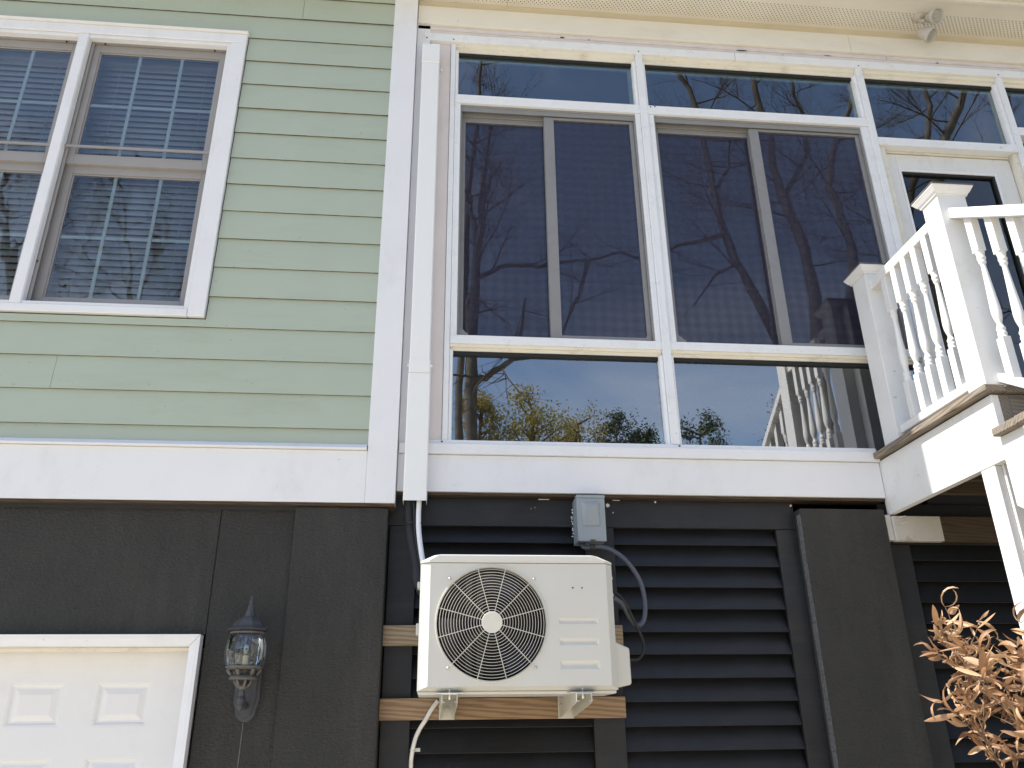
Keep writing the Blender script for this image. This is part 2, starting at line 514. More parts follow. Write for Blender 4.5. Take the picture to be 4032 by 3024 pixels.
def struct(o):
    o['kind'] = 'structure'
    return o

def box(name, mat, parent, x0, x1, y0, y1, z0, z1, bevel=0.002, label=None):
    return MB().box(x0, x1, y0, y1, z0, z1).build(name, mat, parent, bevel, label=label)

def holes_sheet(mb, xs, zs, holes, y, depth=0.0):
    """Front sheet in the plane y with rectangular holes; hole sides go back by depth."""
    X = sorted(set(xs + [h[0] for h in holes] + [h[1] for h in holes]))
    Z = sorted(set(zs + [h[2] for h in holes] + [h[3] for h in holes]))
    for i in range(len(X) - 1):
        for j in range(len(Z) - 1):
            cx, cz = (X[i] + X[i + 1]) / 2, (Z[j] + Z[j + 1]) / 2
            if any(a < cx < b and c < cz < d for a, b, c, d in holes):
                continue
            mb.add([(X[i], y, Z[j]), (X[i + 1], y, Z[j]), (X[i + 1], y, Z[j + 1]), (X[i], y, Z[j + 1])], [(0, 1, 2, 3)])
    if depth:
        for a, b, c, d in holes:
            p = [(a, c), (b, c), (b, d), (a, d)]
            for k in range(4):
                (xa, za), (xb, zb) = p[k], p[(k + 1) % 4]
                mb.add([(xa, y, za), (xb, y, zb), (xb, y + depth, zb), (xa, y + depth, za)], [(0, 1, 2, 3)])
    return mb

def rect_rings(mb, x0, x1, z0, z1, rings):
    """Concentric rectangles: rings = [(inset, y)], last one filled."""
    prev = None
    for ins, y in rings:
        a = [(x0 + ins, y, z0 + ins), (x1 - ins, y, z0 + ins), (x1 - ins, y, z1 - ins), (x0 + ins, y, z1 - ins)]
        if prev:
            for k in range(4):
                mb.add([prev[k], prev[(k + 1) % 4], a[(k + 1) % 4], a[k]], [(0, 1, 2, 3)])
        prev = a
    mb.add(prev, [(0, 1, 2, 3)])
    return mb

def copy_of(o, loc, parent=None):
    c = o.copy()
    COL.objects.link(c)
    c.parent = parent if parent is not None else o.parent
    c.location = loc
    return c

# ------------------------------------------------------------------ setting
g = MB()
g.add([(-400, -400, 0), (400, -400, 0), (400, 400, 0), (-400, 400, 0)], [(0, 1, 2, 3)])
struct(g.build('ground', M['ground']))
d = MB()
d.add([(-7, -16, .006), (2.2, -16, .006), (2.2, .02, .006), (-7, .02, .006)], [(0, 1, 2, 3)])
struct(d.build('driveway', M['drive']))

# the body of the house behind the faces that are seen
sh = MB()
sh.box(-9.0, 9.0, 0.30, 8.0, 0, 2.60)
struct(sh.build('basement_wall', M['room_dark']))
sh = MB()
sh.box(-9.0, -4.6, 0.02, 8.0, 2.62, 6.10)
sh.box(-4.6, -0.26, 3.0, 8.0, 2.62, 6.10)
sh.box(-0.26, 9.0, 3.6, 8.0, 2.62, 6.10)
sh.box(-0.26, -0.16, 0.10, 3.6, 2.62, 6.10)
sh.box(4.7, 9.0, 0.09, 3.6, 2.62, 6.10)
struct(sh.build('inner_wall', M['room']))
fl = MB()
fl.box(-9.0, 9.0, 0.12, 8.0, 2.605, 2.615)
fl.box(-0.16, 4.7, 0.12, 3.6, 2.80, 2.90)
struct(fl.build('room_floor', M['room_floor']))
ce = MB()
ce.box(-9.0, 9.0, 0.105, 8.0, 6.11, 6.14)
struct(ce.build('room_ceiling', M['room']))
ro = MB()
ro.prism([(-0.33, 6.30), (4.0, 8.6), (8.4, 6.30)], 'x', -9.4, 9.4)
ro.prism([(0.12, 6.17), (0.12, 6.29), (8.2, 6.29), (8.2, 6.17)], 'x', -9.2, 9.2)
struct(ro.build('roof', M['roof']))

# ------------------------------------------------------------------ green clapboard wall
SP, Z0 = 0.1865, 3.0435
wall = thing('clapboard_wall', 'sage green lapped board wall with a broad white corner board, around the gridded twin window', 'wall', (-1.5, 0, 2.65))
WX0, WX1, WZ0, WZ1 = -3.215, -1.246, 3.652, 5.672     # rough rectangle of the window trim
def siding(x0, x1, z, cut_top=None, cut_bot=None):
    zb, zt = z, z + 0.2
    j = random.uniform(-.0015, .0015)
    def yf(zz):
        return -0.0105 + 0.0105 * (zz - z) / 0.2 + j
    if cut_bot: zb = cut_bot
    if cut_top: zt = cut_top
    if zt - zb < 0.004:
        return
    th = 0.0085
    prof = [(yf(zb), zb), (yf(zt), zt), (yf(zt) + th, zt), (yf(zb) + th, zb)]
    MB().prism(prof, 'x', x0, x1, mi=[0, 0, 0, 1]).build('siding_board', [M['siding'], M['siding_lap_shade']], wall)
for k in range(0, 17):
    z = Z0 + SP * k
    zt = z + SP + .0135
    spans = []
    if k == 0:
        cb = Z0 - .0
    if zt < WZ0 or z > WZ1:
        cuts = {1: -1.955, 15: -0.93, 16: -2.6, 0: -3.3, 2: -3.05}
        if k in cuts:
            spans = [(-4.6, cuts[k] - .0012, None, None), (cuts[k] + .0012, -0.338, None, None)]
        else:
            spans = [(-4.6, -0.338, None, None)]
    else:
        spans = [(-4.6, WX0 - .003, None, None), (WX1 + .003, -0.338, None, None)]
        if z < WZ0 < zt:
            spans.append((WX0 - .003, WX1 + .003, WZ0 - .004, None))
        if z < WZ1 < zt:
            spans.append((WX0 - .003, WX1 + .003, None, WZ1 + .004))
    for a, b, ct, cbm in spans:
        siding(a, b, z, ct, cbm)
# short starter course above the drip cap
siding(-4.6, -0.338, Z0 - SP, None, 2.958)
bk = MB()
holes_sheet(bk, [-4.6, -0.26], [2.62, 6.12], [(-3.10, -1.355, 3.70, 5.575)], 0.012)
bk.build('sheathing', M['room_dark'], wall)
box('corner_board', M['trim'], wall, -0.345, -0.196, -0.022, 0.075, 2.655, 6.145)
box('skirt_board', M['trim'], wall, -4.6, -0.3456, -0.022, 0.03, 2.655, 2.925)
MB().prism([(-0.045, 2.927), (-0.045, 2.934), (-0.012, 2.962), (0.01, 2.962), (0.01, 2.927)], 'x', -4.6, -0.349).build('drip_cap', M['trim'], wall, .001)
box('skirt_backer', M['brown_wood'], wall, -4.6, -0.198, -0.016, 0.09, 2.640, 2.6535, .001)

# ------------------------------------------------------------------ twin window
win = thing('twin_window', 'white trimmed twin double hung window with grilles in the green clapboard wall', 'window', (-2.2, 0, 3.65))
IZ0, IZ1 = 3.700, 5.592
box('head_casing', M['trim'], win, -3.207, -1.249, -0.030, 0.005, IZ1, 5.660, .003)
box('side_casing', M['trim'], win, -1.338, -1.249, -0.030, 0.005, 3.658, IZ1 - .0015, .003)
box('side_casing', M['trim'], win, -3.207, -3.118, -0.030, 0.005, 3.658, IZ1 - .0015, .003)
box('bottom_casing', M['trim'], win, -3.1165, -1.3395, -0.030, 0.005, 3.658, IZ0, .003)
MB().prism([(-0.050, 5.661), (-0.050, 5.668), (-0.008, 5.680), (0.0, 5.680), (0.0, 5.661)], 'x', -3.213, -1.243).build('drip_cap', M['trim'], win, .001)
box('mull_casing', M['trim'], win, -2.252, -2.192, -0.027, 0.012, IZ0 + .0015, IZ1 - .0015, .004)
def sash_unit(x0, x1):
    """one double hung unit in the opening x0..x1"""
    z0, z1 = 3.722, 5.566
    fr = MB()
    for a, b, c, dd in ((x0 - .026, x0, 3.7015, 5.5905), (x1, x1 + .026, 3.7015, 5.5905), (x0, x1, z1, 5.5905), (x0, x1, 3.7015, z0)):
        fr.box(a, b, -0.019, 0.02, c, dd)
    fr.build('frame_flange', M['trim'], win, .002)
    li = MB()
    li.box(x0 - .024, x0 - .001, 0.021, 0.14, z0 - .02, z1 + .02)
    li.box(x1 + .001, x1 + .024, 0.021, 0.14, z0 - .02, z1 + .02)
    li.box(x0, x1, 0.021, 0.14, z1 + .001, z1 + .02)
    li.box(x0, x1, 0.021, 0.14, z0 - .02, z0 - .001)
    li.box(x0, x0 + .016, 0.024, 0.034, z0, z1)
    li.box(x1 - .016, x1, 0.024, 0.034, z0, z1)
    li.build('window_frame', M['almond'], win, .0015)
    gx0, gx1 = x0 + .052, x1 - .050
    for nm, y, za, zb, ga, gb in (('upper_sash', 0.040, 4.660, z1 - .001, 4.725, 5.512), ('lower_sash', 0.066, z0 + .001, 4.745, 3.790, 4.612)):
        s = MB()
        s.box(x0 + .001, gx0, y, y + .03, za, zb)
        s.box(gx1, x1 - .001, y, y + .03, za, zb)
        s.box(gx0, gx1, y, y + .03, za, ga)
        s.box(gx0, gx1, y, y + .03, gb, zb)
        # stepped glazing lip
        for a, b, c, dd in ((gx0, gx0 + .008, ga, gb), (gx1 - .008, gx1, ga, gb), (gx0 + .008, gx1 - .008, ga, ga + .008), (gx0 + .008, gx1 - .008, gb - .008, gb)):
            s.box(a, b, y + .008, y + .03, c, dd)
        so = s.build(nm, M['almond'], win, .0015)
        p = MB().add([(gx0, y + .014, ga), (gx1, y + .014, ga), (gx1, y + .014, gb), (gx0, y + .014, gb)], [(0, 1, 2, 3)])
        p.build('pane', M['glass_sash'], so, keep=True)
        w = gx1 - gx0
        for t in (1, 2):
            xm = gx0 + w * (.33 if t == 1 else .68)
            MB().box(xm - .010, xm + .010, y + .017, y + .022, ga, gb).build('muntin', M['grille'], so, .001)
        zm = (ga + gb) / 2 - .01
        MB().box(gx0, gx1, y + .0225, y + .026, zm - .010, zm + .010).build('muntin', M['grille'], so, .001)
    b = MB()
    b.box(x0 + .002, x1 - .002, 0.004, 0.016, 4.752, 4.766)
    b.build('screen_bar', M['almond'], win, .001)
    lk = MB()
    for t in (.1, .9):
        lk.box(x0 + (x1 - x0) * t - .004, x0 + (x1 - x0) * t + .004, 0.0135, 0.0203, z1 - .018, z1 - .008)
    for xx in (x0 + .004, x1 - .009):
        lk.box(xx, xx + .006, 0.015, 0.0205, 3.98, 3.99)
    lk.build('screen_clip', M['rubber'], win)
sash_unit(-2.190, -1.365)
sash_unit(-3.080, -2.254)
def blind(x0, x1, label):
    t = thing('window_blind', label, 'blind', ((x0 + x1) / 2, 0.16, 5.56), 'blinds hanging in the twin window')
    box('head_rail', M['blind'], t, x0, x1, 0.150, 0.185, 5.525, 5.575)
    sl = MB()
    c, s_ = math.cos(R(68)), math.sin(R(68))
    hw, th = 0.024, 0.0012
    q = []
    for u in (-1, -.33, .33, 1):
        q.append((0.168 + u * hw * c - (1 - u * u) * .002 * s_, 5.50 + -u * hw * s_ * -1))
    prof = q + [(a + th, b + th) for a, b in reversed(q)]
    o = sl.prism(prof, 'x', x0 + .004, x1 - .004).build('slat', M['blind'], t, loc=(0, 0, 0))
    o.data.shade_smooth() if hasattr(o.data, 'shade_smooth') else None
    for k in range(1, 41):
        z = -k * 0.0432
        cc = copy_of(o, (0, random.uniform(-.001, .001), z), t)
        cc.rotation_euler.x = random.uniform(-.0008, .0008)
    cd = MB()
    for f in (.18, .82):
        xx = x0 + (x1 - x0) * f
        cd.tube([(xx, .142, 5.53), (xx, .142, 3.78)], .0012, 5)
    cd.build('ladder_cord', M['blind'], t)
blind(-2.185, -1.370, 'closed slatted blind behind the twin window half nearer the corner board')
blind(-3.075, -2.260, 'closed slatted blind behind the twin window half farther from the corner board')
rb = MB()
rb.box(-4.6, -0.26, 0.55, 0.56, 2.62, 6.10)
struct(rb.build('bedroom_wall', M['room']))

# ------------------------------------------------------------------ stucco wall, piers, garage door
st = thing('stucco_wall', 'charcoal stucco wall with a thin vertical joint, over and beside the white panelled door', 'wall', (-1.5, 0.03, 0))
GX1, GZ1 = -1.049, 2.031                     # outer corner of the door casing
a = MB()
a.box(-3.6, -1.0395, 0.030, 0.29, GZ1 + .004, 2.640)
a.build('stucco_panel', M['stucco'], st, .003)
a = MB()
a.prism([(-1.0365, 0.030), (-0.60, 0.030), (-0.60, 0.29), (-1.0365, 0.29)], 'z', 0.0, 2.640)
a.build('stucco_panel', M['stucco'], st, .003)
box('stucco_panel', M['stucco'], st, -4.6, -3.62, 0.030, 0.29, 0, 2.640, .003)
box('joint_strip', M['gasket'], st, -1.0393, -1.0367, 0.038, 0.28, GZ1 + .004, 2.638, 0)
PG = 'charcoal stucco piers under the white skirt boards'
def pier(x0, x1, y0, z1, label):
    t = thing('stucco_pier', label, 'pier', ((x0 + x1) / 2, y0, 0), PG)
    m = MB()
    m.box(x0, x1, y0, 0.29, 0, z1)
    o = m.build('pier_shaft', M['stucco'], t, .008, 2)
    return t
pier(-0.679, -0.228, -0.002, 2.636, 'broad charcoal stucco pier between the wall lantern and the air conditioner')
pier(1.912, 2.378, 0.025, 2.668, 'charcoal stucco pier standing between the black louvers and the dead brown shrub')

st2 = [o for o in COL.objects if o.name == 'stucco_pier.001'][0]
es = MB()  # ragged strips of paler grey down the pier's left side
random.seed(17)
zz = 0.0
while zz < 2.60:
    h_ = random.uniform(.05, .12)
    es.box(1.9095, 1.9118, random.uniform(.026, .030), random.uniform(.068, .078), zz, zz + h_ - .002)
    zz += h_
oe = es.build('pier_edge', M['pale_edge'], st2)
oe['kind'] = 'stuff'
gd = thing('garage_door', 'white raised panel garage door in a mitred white casing, seen at its top', 'garage door', (-2.3, 0.15, 0))
CW = 0.048
def casing_prof(t):      # (distance from the opening, y)
    return [(0, 0.004), (0.028, -0.004), (0.030, -0.010), (0.048, -0.012), (0.048, 0.045), (0, 0.045)]
hc = MB()                # head casing, mitred at the right end
ix, iz = GX1 - CW, GZ1 - CW
L = [(u, y) for u, y in casing_prof(0)]
vv = [(-3.55, y, iz + u) for u, y in L] + [(ix + u - .0012, y, iz + u) for u, y in L]
n = len(L)
hc.add(vv, [(i, (i + 1) % n, n + (i + 1) % n, n + i) for i in range(n)] + [tuple(range(n)), tuple(range(n, 2 * n))])
hc.build('head_casing', M['trim'], gd)
jc = MB()
vv = [(ix + u, y, 0.0) for u, y in L] + [(ix + u, y, iz + u - .0012) for u, y in L]
jc.add(vv, [(i, (i + 1) % n, n + (i + 1) % n, n + i) for i in range(n)] + [tuple(range(n)), tuple(range(n, 2 * n))])
jc.build('side_casing', M['trim'], gd)
box('head_jamb', M['door'], gd, -3.55, ix + .012, 0.046, 0.19, iz + .002, iz + .03, .001)
box('side_jamb', M['door'], gd, ix + .002, ix + .03, 0.046, 0.19, 0, iz + .001, .001)
box('weather_strip', M['bead'], gd, -3.55, ix - .001, 0.110, 0.138, iz - .016, iz + .001, .001)
DX1 = ix - .002
panels = []
for row in range(6):
    for col in range(6):
        xc = -1.400 - .3835 * col
        zt = 1.832 - .3145 * row
        if zt - .184 > .05:
            panels.append((xc - .119, xc + .119, zt - .184, zt))
lf = MB()
holes_sheet(lf, [-3.55, DX1], [0.02, 2.02], panels, 0.150)
lf.build('door_leaf', M['door'], gd)
for p in panels:
    rp = MB()
    rect_rings(rp, *p, [(0, .150), (.003, .152), (.006, .1515), (.016, .160), (.024, .160), (.046, .1515), (.048, .1505), (.05, .1505)])
    rp.build('raised_panel', M['door'], gd)
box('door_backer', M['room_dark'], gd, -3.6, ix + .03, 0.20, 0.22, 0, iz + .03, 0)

# ------------------------------------------------------------------ wall lantern
ln = thing('wall_lantern', 'weathered dark metal coach lantern with clear faceted glass on the charcoal stucco', 'lantern', (-0.818, 0.03, 1.66))
LC = (-0.818, -0.105, 0)
MB().lathe([(.0015, 2.190), (.006, 2.184), (.0065, 2.176), (.005, 2.172), (.009, 2.166), (.010, 2.158), (.008, 2.150), (.013, 2.146), (.015, 2.140), (.0145, 2.134),
            (.022, 2.112), (.024, 2.104), (.028, 2.100), (.028, 2.096)], LC, 14).build('finial', M['lantern'], ln)
MB().lathe([(.026, 2.099), (.034, 2.094), (.050, 2.082), (.062, 2.070), (.070, 2.056), (.080, 2.048), (.092, 2.041), (.093, 2.036), (.082, 2.034), (.074, 2.030), (.072, 2.026)], LC, 8, smooth=False, phase=PI / 8).build('lantern_roof', M['lantern'], ln)
MB().lathe([(.070, 2.031), (.077, 2.028), (.078, 2.022), (.073, 2.020), (.06, 2.019)], LC, 24).build('top_ring', M['lantern_bare'], ln)
gp = [(.071, 2.019), (.079, 2.000), (.0865, 1.972), (.089, 1.945), (.086, 1.915), (.080, 1.893), (.075, 1.880)]
for j in range(8):
    a0, a1 = 2 * PI * j / 8 + PI / 8, 2 * PI * (j + 1) / 8 + PI / 8
    pn = MB()
    vv = []
    for r, z in gp:
        for t in range(5):
            aa = a0 + (a1 - a0) * t / 4
            rr = r * math.cos(PI / 8) / math.cos((aa - (a0 + a1) / 2)) * (1.0 + .02 * (1 - abs(t - 2) / 2))
            vv.append((LC[0] + rr * math.cos(aa), LC[1] + rr * math.sin(aa), z))
    pn.add(vv, [(i * 5 + t, i * 5 + t + 1, (i + 1) * 5 + t + 1, (i + 1) * 5 + t) for i in range(len(gp) - 1) for t in range(4)], smooth=True)
    pn.build('glass_panel', M['lamp_glass'], ln)
    MB().tube([(LC[0] + (r + .001) * math.cos(a0), LC[1] + (r + .001) * math.sin(a0), z) for r, z in gp], .0028, 6).build('cage_rib', M['lantern'], ln)
MB().lathe([(.062, 1.886), (.080, 1.884), (.081, 1.878), (.076, 1.874), (.066, 1.868)], LC, 24).build('gallery_ring', M['lantern_bare'], ln)
gal = MB()
for j in range(6):
    aa = 2 * PI * j / 6 + .3
    gal.tube([(LC[0] + r * math.cos(aa), LC[1] + r * math.sin(aa), z) for r, z in ((.070, 1.872), (.060, 1.858), (.050, 1.846))], [.008, .011, .006], 6)
gal.lathe([(.030, 1.872), (.036, 1.860), (.030, 1.846)], LC, 12)
gal.build('gallery', M['lantern_bare'], ln)
MB().lathe([(.046, 1.849), (.056, 1.842), (.061, 1.834), (.061, 1.828), (.050, 1.826), (.03, 1.825)], LC, 18).build('drip_plate', M['lantern_bare'], ln)
cup = MB()
for j in range(6):
    aa = 2 * PI * j / 6
    cup.tube([(LC[0] + r * math.cos(aa), LC[1] + r * math.sin(aa), z) for r, z in ((.036, 1.826), (.030, 1.812), (.018, 1.797))], [.007, .008, .006], 6)
cup.lathe([(.012, 1.826), (.016, 1.81), (.022, 1.797), (.018, 1.790), (.010, 1.786)], LC, 12)
cup.build('cup', M['lantern_bare'], ln)
arm = MB()
arm.tube([(LC[0], LC[1], 1.79), (LC[0], LC[1], 1.768), (LC[0], LC[1] + .012, 1.745), (LC[0], LC[1] + .05, 1.725), (LC[0], LC[1] + .10, 1.722), (LC[0], 0.03, 1.725)], [.011, .015, .018, .016, .014, .02], 10)
arm.lathe([(.001, 1.765), (.017, 1.755), (.019, 1.742), (.012, 1.728), (.016, 1.722), (.013, 1.708), (.004, 1.70)], LC, 12)
arm.build('arm', M['lantern'], ln)
bpz = [(0, 1.655), (.018, 1.659), (.034, 1.672), (.044, 1.690), (.046, 1.712), (.054, 1.730), (.058, 1.750), (.056, 1.79), (.056, 1.86), (.050, 1.885), (.036, 1.905), (.018, 1.918), (0, 1.922)]
outl = [(LC[0] + u, z) for u, z in bpz] + [(LC[0] - u, z) for u, z in reversed(bpz[1:-1])]
bpm = MB()
bpm.prism(outl, 'y', 0.012, 0.032)
bpm.prism([(LC[0] + (x - LC[0]) * .72, 1.785 + (z - 1.785) * .86) for x, z in outl], 'y', 0.004, 0.0125)
bpm.build('back_plate', M['lantern'], ln, .003)
MB().lathe([(.010, 1.874), (.012, 1.90), (.011, 1.925), (.006, 1.93)], LC, 10).build('candle_sleeve', M['sleeve'], ln)
MB().lathe([(.006, 1.93), (.014, 1.945), (.015, 1.96), (.008, 1.98), (.002, 1.995)], LC, 12).build('bulb', M['jar_glass'], ln)
sd = MB()
sd.add([(-.8265, .0285, 1.655), (-.8225, .0285, 1.655), (-.8245, .0285, 1.50), (-.8275, .0285, 1.44), (-.8300, .0285, 1.50)], [(0, 1, 2, 3, 4)])
sd.build('rust_run', M['lantern_bare'], ln)

# ------------------------------------------------------------------ porch wall
pw = thing('porch_wall', 'white framed porch wall whose rails and mullions hold the dark window bays', 'wall', (1.8, 0.06, 2.72))
PXR = 4.7
box('corner_post', M['trim'], pw, -0.194, -0.108, 0.036, 0.12, 2.735, 6.06)
box('primed_board', M['pink_trim'], pw, -0.106, 0.028, 0.060, 0.12, 2.99, 5.777)
box('side_jamb', M['alu'], pw, 0.030, 0.061, 0.048, 0.12, 3.015, 5.775)
box('skirt_board', M['trim'], pw, -0.192, 2.407, 0.032, 0.098, 2.733, 2.929)
box('skirt_backer', M['brown_wood'], pw, -0.192, 2.40, 0.045, 0.13, 2.718, 2.7315, .001)
box('sill_trim', M['trim'], pw, -0.190, 2.407, 0.014, 0.098, 2.931, 2.986)
sl = MB()
sl.box(-0.106, 2.407, 0.030, 0.12, 2.9875, 3.000)
sl.box(-0.106, 2.407, 0.038, 0.12, 3.0002, 3.0135)
sl.build('sill', M['alu'], pw, .0015)
for a, b in ((-0.145, 1.95), (1.953, PXR)):
    hd = MB()
    hd.box(a, b, 0.030, 0.12, 5.7775, 5.838)
    hd.build('header_rail', M['alu'], pw, .002)
for a, b, c, dd, y in ((-0.192, 2.30, 5.8395, 5.872, .040), (2.302, PXR, 5.8395, 5.872, .040), (-0.192, 3.05, 5.873, 5.906, .036), (3.052, PXR, 5.873, 5.906, .036)):
    box('head_strip', M['old_trim'], pw, a, b, y, 0.12, c, dd, .003)
rot = MB()
random.seed(29)
for x, z, w, h in ((.768, 5.878, .022, .008), (2.01, 5.868, .055, .006), (.95, 5.873, .012, .003), (2.62, 5.873, .03, .003), (3.42, 5.872, .014, .006), (2.25, 5.84, .006, .002)):
    k = 9
    pts = [(x + w * random.uniform(.5, 1) * math.cos(2 * PI * i / k), .0350, z + h * random.uniform(.5, 1) * math.sin(2 * PI * i / k)) for i in range(k)]
    rot.add(pts + [(a, .0365, b) for a, _, b in pts], [tuple(range(k))] + [(i, (i + 1) % k, k + (i + 1) % k, k + i) for i in range(k)])
ro_ = rot.build('rot_hole', M['gasket'], pw)
ro_['kind'] = 'stuff'
def mullion(x0, x1):
    m = MB()
    m.box(x0, x1, 0.036, 0.12, 3.015, 5.7765)
    m.box(x0 + .008, x0 + .012, 0.0345, 0.0365, 3.015, 5.7765)
    m.build('mullion', M['alu'], pw, .0012)
mullion(1.259, 1.306)
mullion(2.803, 2.846)
mullion(3.830, 3.873)
def rail(name, x0, x1, z0, z1):
    m = MB()
    m.box(x0, x1, 0.040, 0.12, z0, z1)
    for t in (.3, .5, .72):
        zz = z0 + (z1 - z0) * t
        m.box(x0, x1, 0.0393, 0.0403, zz - .004, zz + .004)
    m.build(name, M['alu'], pw, .0008)
BAYS = ((0.062, 1.258), (1.307, 2.802), (2.847, 3.829), (3.874, PXR))
for i, (a, b) in enumerate(BAYS):
    z0, z1 = (5.129, 5.190) if i == 2 else (5.2755, 5.342)
    rail('transom_rail', a, b, z0, z1)
    if i < 2:
        rail('middle_rail', a, b, 3.580, 3.630)
# inner jamb strips of the two sliding bays
for a, b in ((0.0622, 0.098), (1.226, 1.2578), (1.3072, 1.348), (2.752, 2.8018)):
    j = MB()
    j.box(a, b, 0.046, 0.12, 3.6315, 5.274)
    j.box(a + .012, a + .016, 0.0445, 0.0465, 3.6315, 5.274)
    j.build('jamb_strip', M['alu'], pw, .001)
# screw heads on the aluminium
sc = MB()
for x, z, y in ((-.13, 5.792, .03), (.045, 5.792, .03), (1.283, 5.792, .03), (2.825, 5.792, .03), (3.85, 5.792, .03), (.03, 3.0, .03), (1.30, 3.002, .03), (1.36, 5.335, .04), (1.33, 5.33, .04)):
    sc.lathe([(.005, -.0025), (.005, .003)], (x, y, z), 8, 'y')
sc.build('screw_head', M['motor'], pw)

def beads(parent, x0, x1, z0, z1, top=.052, side=.020, bot=0.0, y0=.050, y1=.096, label=None):
    """glazing beads sloping back to the glass"""
    zt = z1
    b = MB()
    b.prism([(y0, zt), (y0 + .004, zt - top * .45), (y0 + .018, zt - top * .5), (y0 + .020, zt - top), (y1, zt - top), (y1, zt)], 'x', x0, x1)
    b.build('top_bead', M['bead'], parent)
    g_ = MB()
    g_.box(x0 + side, x1 - side, y1 - .020, y1 - .004, zt - top - .022, zt - top - .0005)
    g_.build('gasket', M['gasket'], parent)
    for xa, s in ((x0, 1), (x1, -1)):
        b = MB()
        b.prism([(xa, y0), (xa + s * side * .8, y0 + .006), (xa + s * side, y0 + .02), (xa + s * side, y1), (xa, y1)], 'z', z0, zt - top - .0005)
        b.build('side_bead', M['alu'], parent, .0005)
def pane(parent, x0, x1, z0, z1, y, mat, name='pane'):
    return MB().add([(x0, y, z0), (x1, y, z0), (x1, y, z1), (x0, y, z1)], [(0, 1, 2, 3)]).build(name, mat, parent, keep=True)

TL = ('transom window nearest the conduit cover, one thin tree trunk mirrored in its clear pane',
      'widest transom window, over the second sliding bay, mirroring a forked trunk',
      'transom window above the white glass door',
      'transom window past the glass door, cut off by the picture edge')
for (a, b), lab, i in zip(BAYS, TL, range(4)):
    z0 = 5.1915 if i == 2 else 5.3435
    t = thing('transom_window', lab, 'window', ((a + b) / 2, .09, z0), 'transom windows under the porch header')
    beads(t, a + .0005, b - .0005, z0, 5.7765)
    pane(t, a + .012, b - .012, z0 - .002, 5.75, .092, M['glass'])
    box('reflection_strip', M['bead_reflection'], t, a + .021, b - .021, .0945, .103, 5.672, 5.7235, 0)  # pale strips painted as the bead's reflection in the pane
    box('reflection_strip', M['bead_reflection'], t, b - .048, b - .021, .0945, .103, z0, 5.6715, 0)
LL = ('low fixed window beside the conduit cover, mirroring yellow green trees and sky',
      'low fixed window by the stair landing, mirroring the white balusters')
for (a, b), lab in zip(BAYS[:2], LL):
    t = thing('fixed_window', lab, 'window', ((a + b) / 2, .09, 3.015), 'low fixed windows over the sill')
    beads(t, a + .0005, b - .0005, 3.0145, 3.5795, top=.032, side=.019)
    pane(t, a + .012, b - .012, 3.013, 3.57, .092, M['glass_lo'])
def slider(a, b, s0, s1, label):
    t = thing('sliding_window', label, 'window', ((a + b) / 2, .09, 3.632), 'tall sliding windows with insect screens')
    z0, z1 = 3.6305, 5.274
    tr = MB()
    tr.box(a, b, .058, .135, z1 - .014, z1)
    tr.box(a, b, .062, .07, z1 - .045, z1 - .014)
    tr.box(a, b, .098, .104, z1 - .060, z1 - .014)
    tr.box(a, a + .010, .058, .135, z0, z1 - .014)
    tr.box(b - .010, b, .058, .135, z0, z1 - .014)
    tr.box(a + .01, b - .01, .062, .135, z0, z0 + .012)
    tr.build('track_frame', M['grey_sash'], t, .001)
    def sash(nm, x0, x1, y, zb, zt, wl, wr, wb, wt):
        m = MB()
        m.box(x0, x0 + wl, y, y + .022, zb, zt)
        m.box(x1 - wr, x1, y, y + .022, zb, zt)
        m.box(x0 + wl, x1 - wr, y, y + .022, zb, zb + wb)
        m.box(x0 + wl, x1 - wr, y, y + .022, zt - wt, zt)
        o = m.build(nm, M['grey_sash'], t, .0015)
        pane(o, x0 + wl - .003, x1 - wr + .003, zb + wb - .003, zt - wt + .003, y + .016, M['glass'])
        sc_ = pane(o, x0 + wl - .003, x1 - wr + .003, zb + wb - .003, zt - wt + .003, y + .005, M['screen'], 'screen')
        return o
    sash('rear_sash', a + .011, s0 + .05, .108, z0 + .013, z1 - .016, .024, .05, .016, .075)
    sash('front_sash', s0, b - .011, .074, z0 + .013, z1 - .046, s1 - s0, .026, .022, .018)
    for x, s in ((a + .013, 1), (b - .013, -1)):
        la = MB()
        prof = [(0, 0), (.052, 0), (.048, .012), (.036, .016), (.026, .030), (.012, .036), (.008, .052), (0, .058)]
        la.prism([(x + s * u, z0 + .016 + w) for u, w in prof], 'y', .070, .0725)
        la.build('corner_latch', M['grey_sash'], t)
slider(.0985, 1.2255, .632, .695, 'tall sliding window between the conduit cover and the first mullion')
slider(1.3485, 2.7515, 1.986, 2.050, 'tall sliding window partly behind the white stair landing post')

# ------------------------------------------------------------------ glass door on the landing
gdr = thing('entry_door', 'white door with one large glass pane behind the stair landing railing', 'door', (3.34, .10, 2.985))
dj = MB()
dj.box(2.848, 2.893, .058, .14, 2.985, 5.1275)
dj.box(3.797, 3.828, .058, .14, 2.985, 5.1275)
dj.box(2.893, 3.797, .098, .14, 5.112, 5.1275)
dj.build('door_jamb', M['bead'], gdr, .001)
dl = MB()
dl.box(2.898, 2.986, .102, .14, 2.99, 5.106)
dl.box(3.672, 3.792, .102, .14, 2.99, 5.106)
dl.box(2.986, 3.672, .102, .14, 4.985, 5.106)
dl.box(2.986, 3.672, .102, .14, 2.99, 3.18)
dlo = dl.build('door_leaf', M['deck_white'], gdr, .002)
bd = MB()
for a, b, c, dd in ((2.986, 3.002, 3.18, 4.985), (3.656, 3.672, 3.18, 4.985), (3.002, 3.656, 4.967, 4.985), (3.002, 3.656, 3.18, 3.198)):
    bd.box(a, b, .096, .13, c, dd)
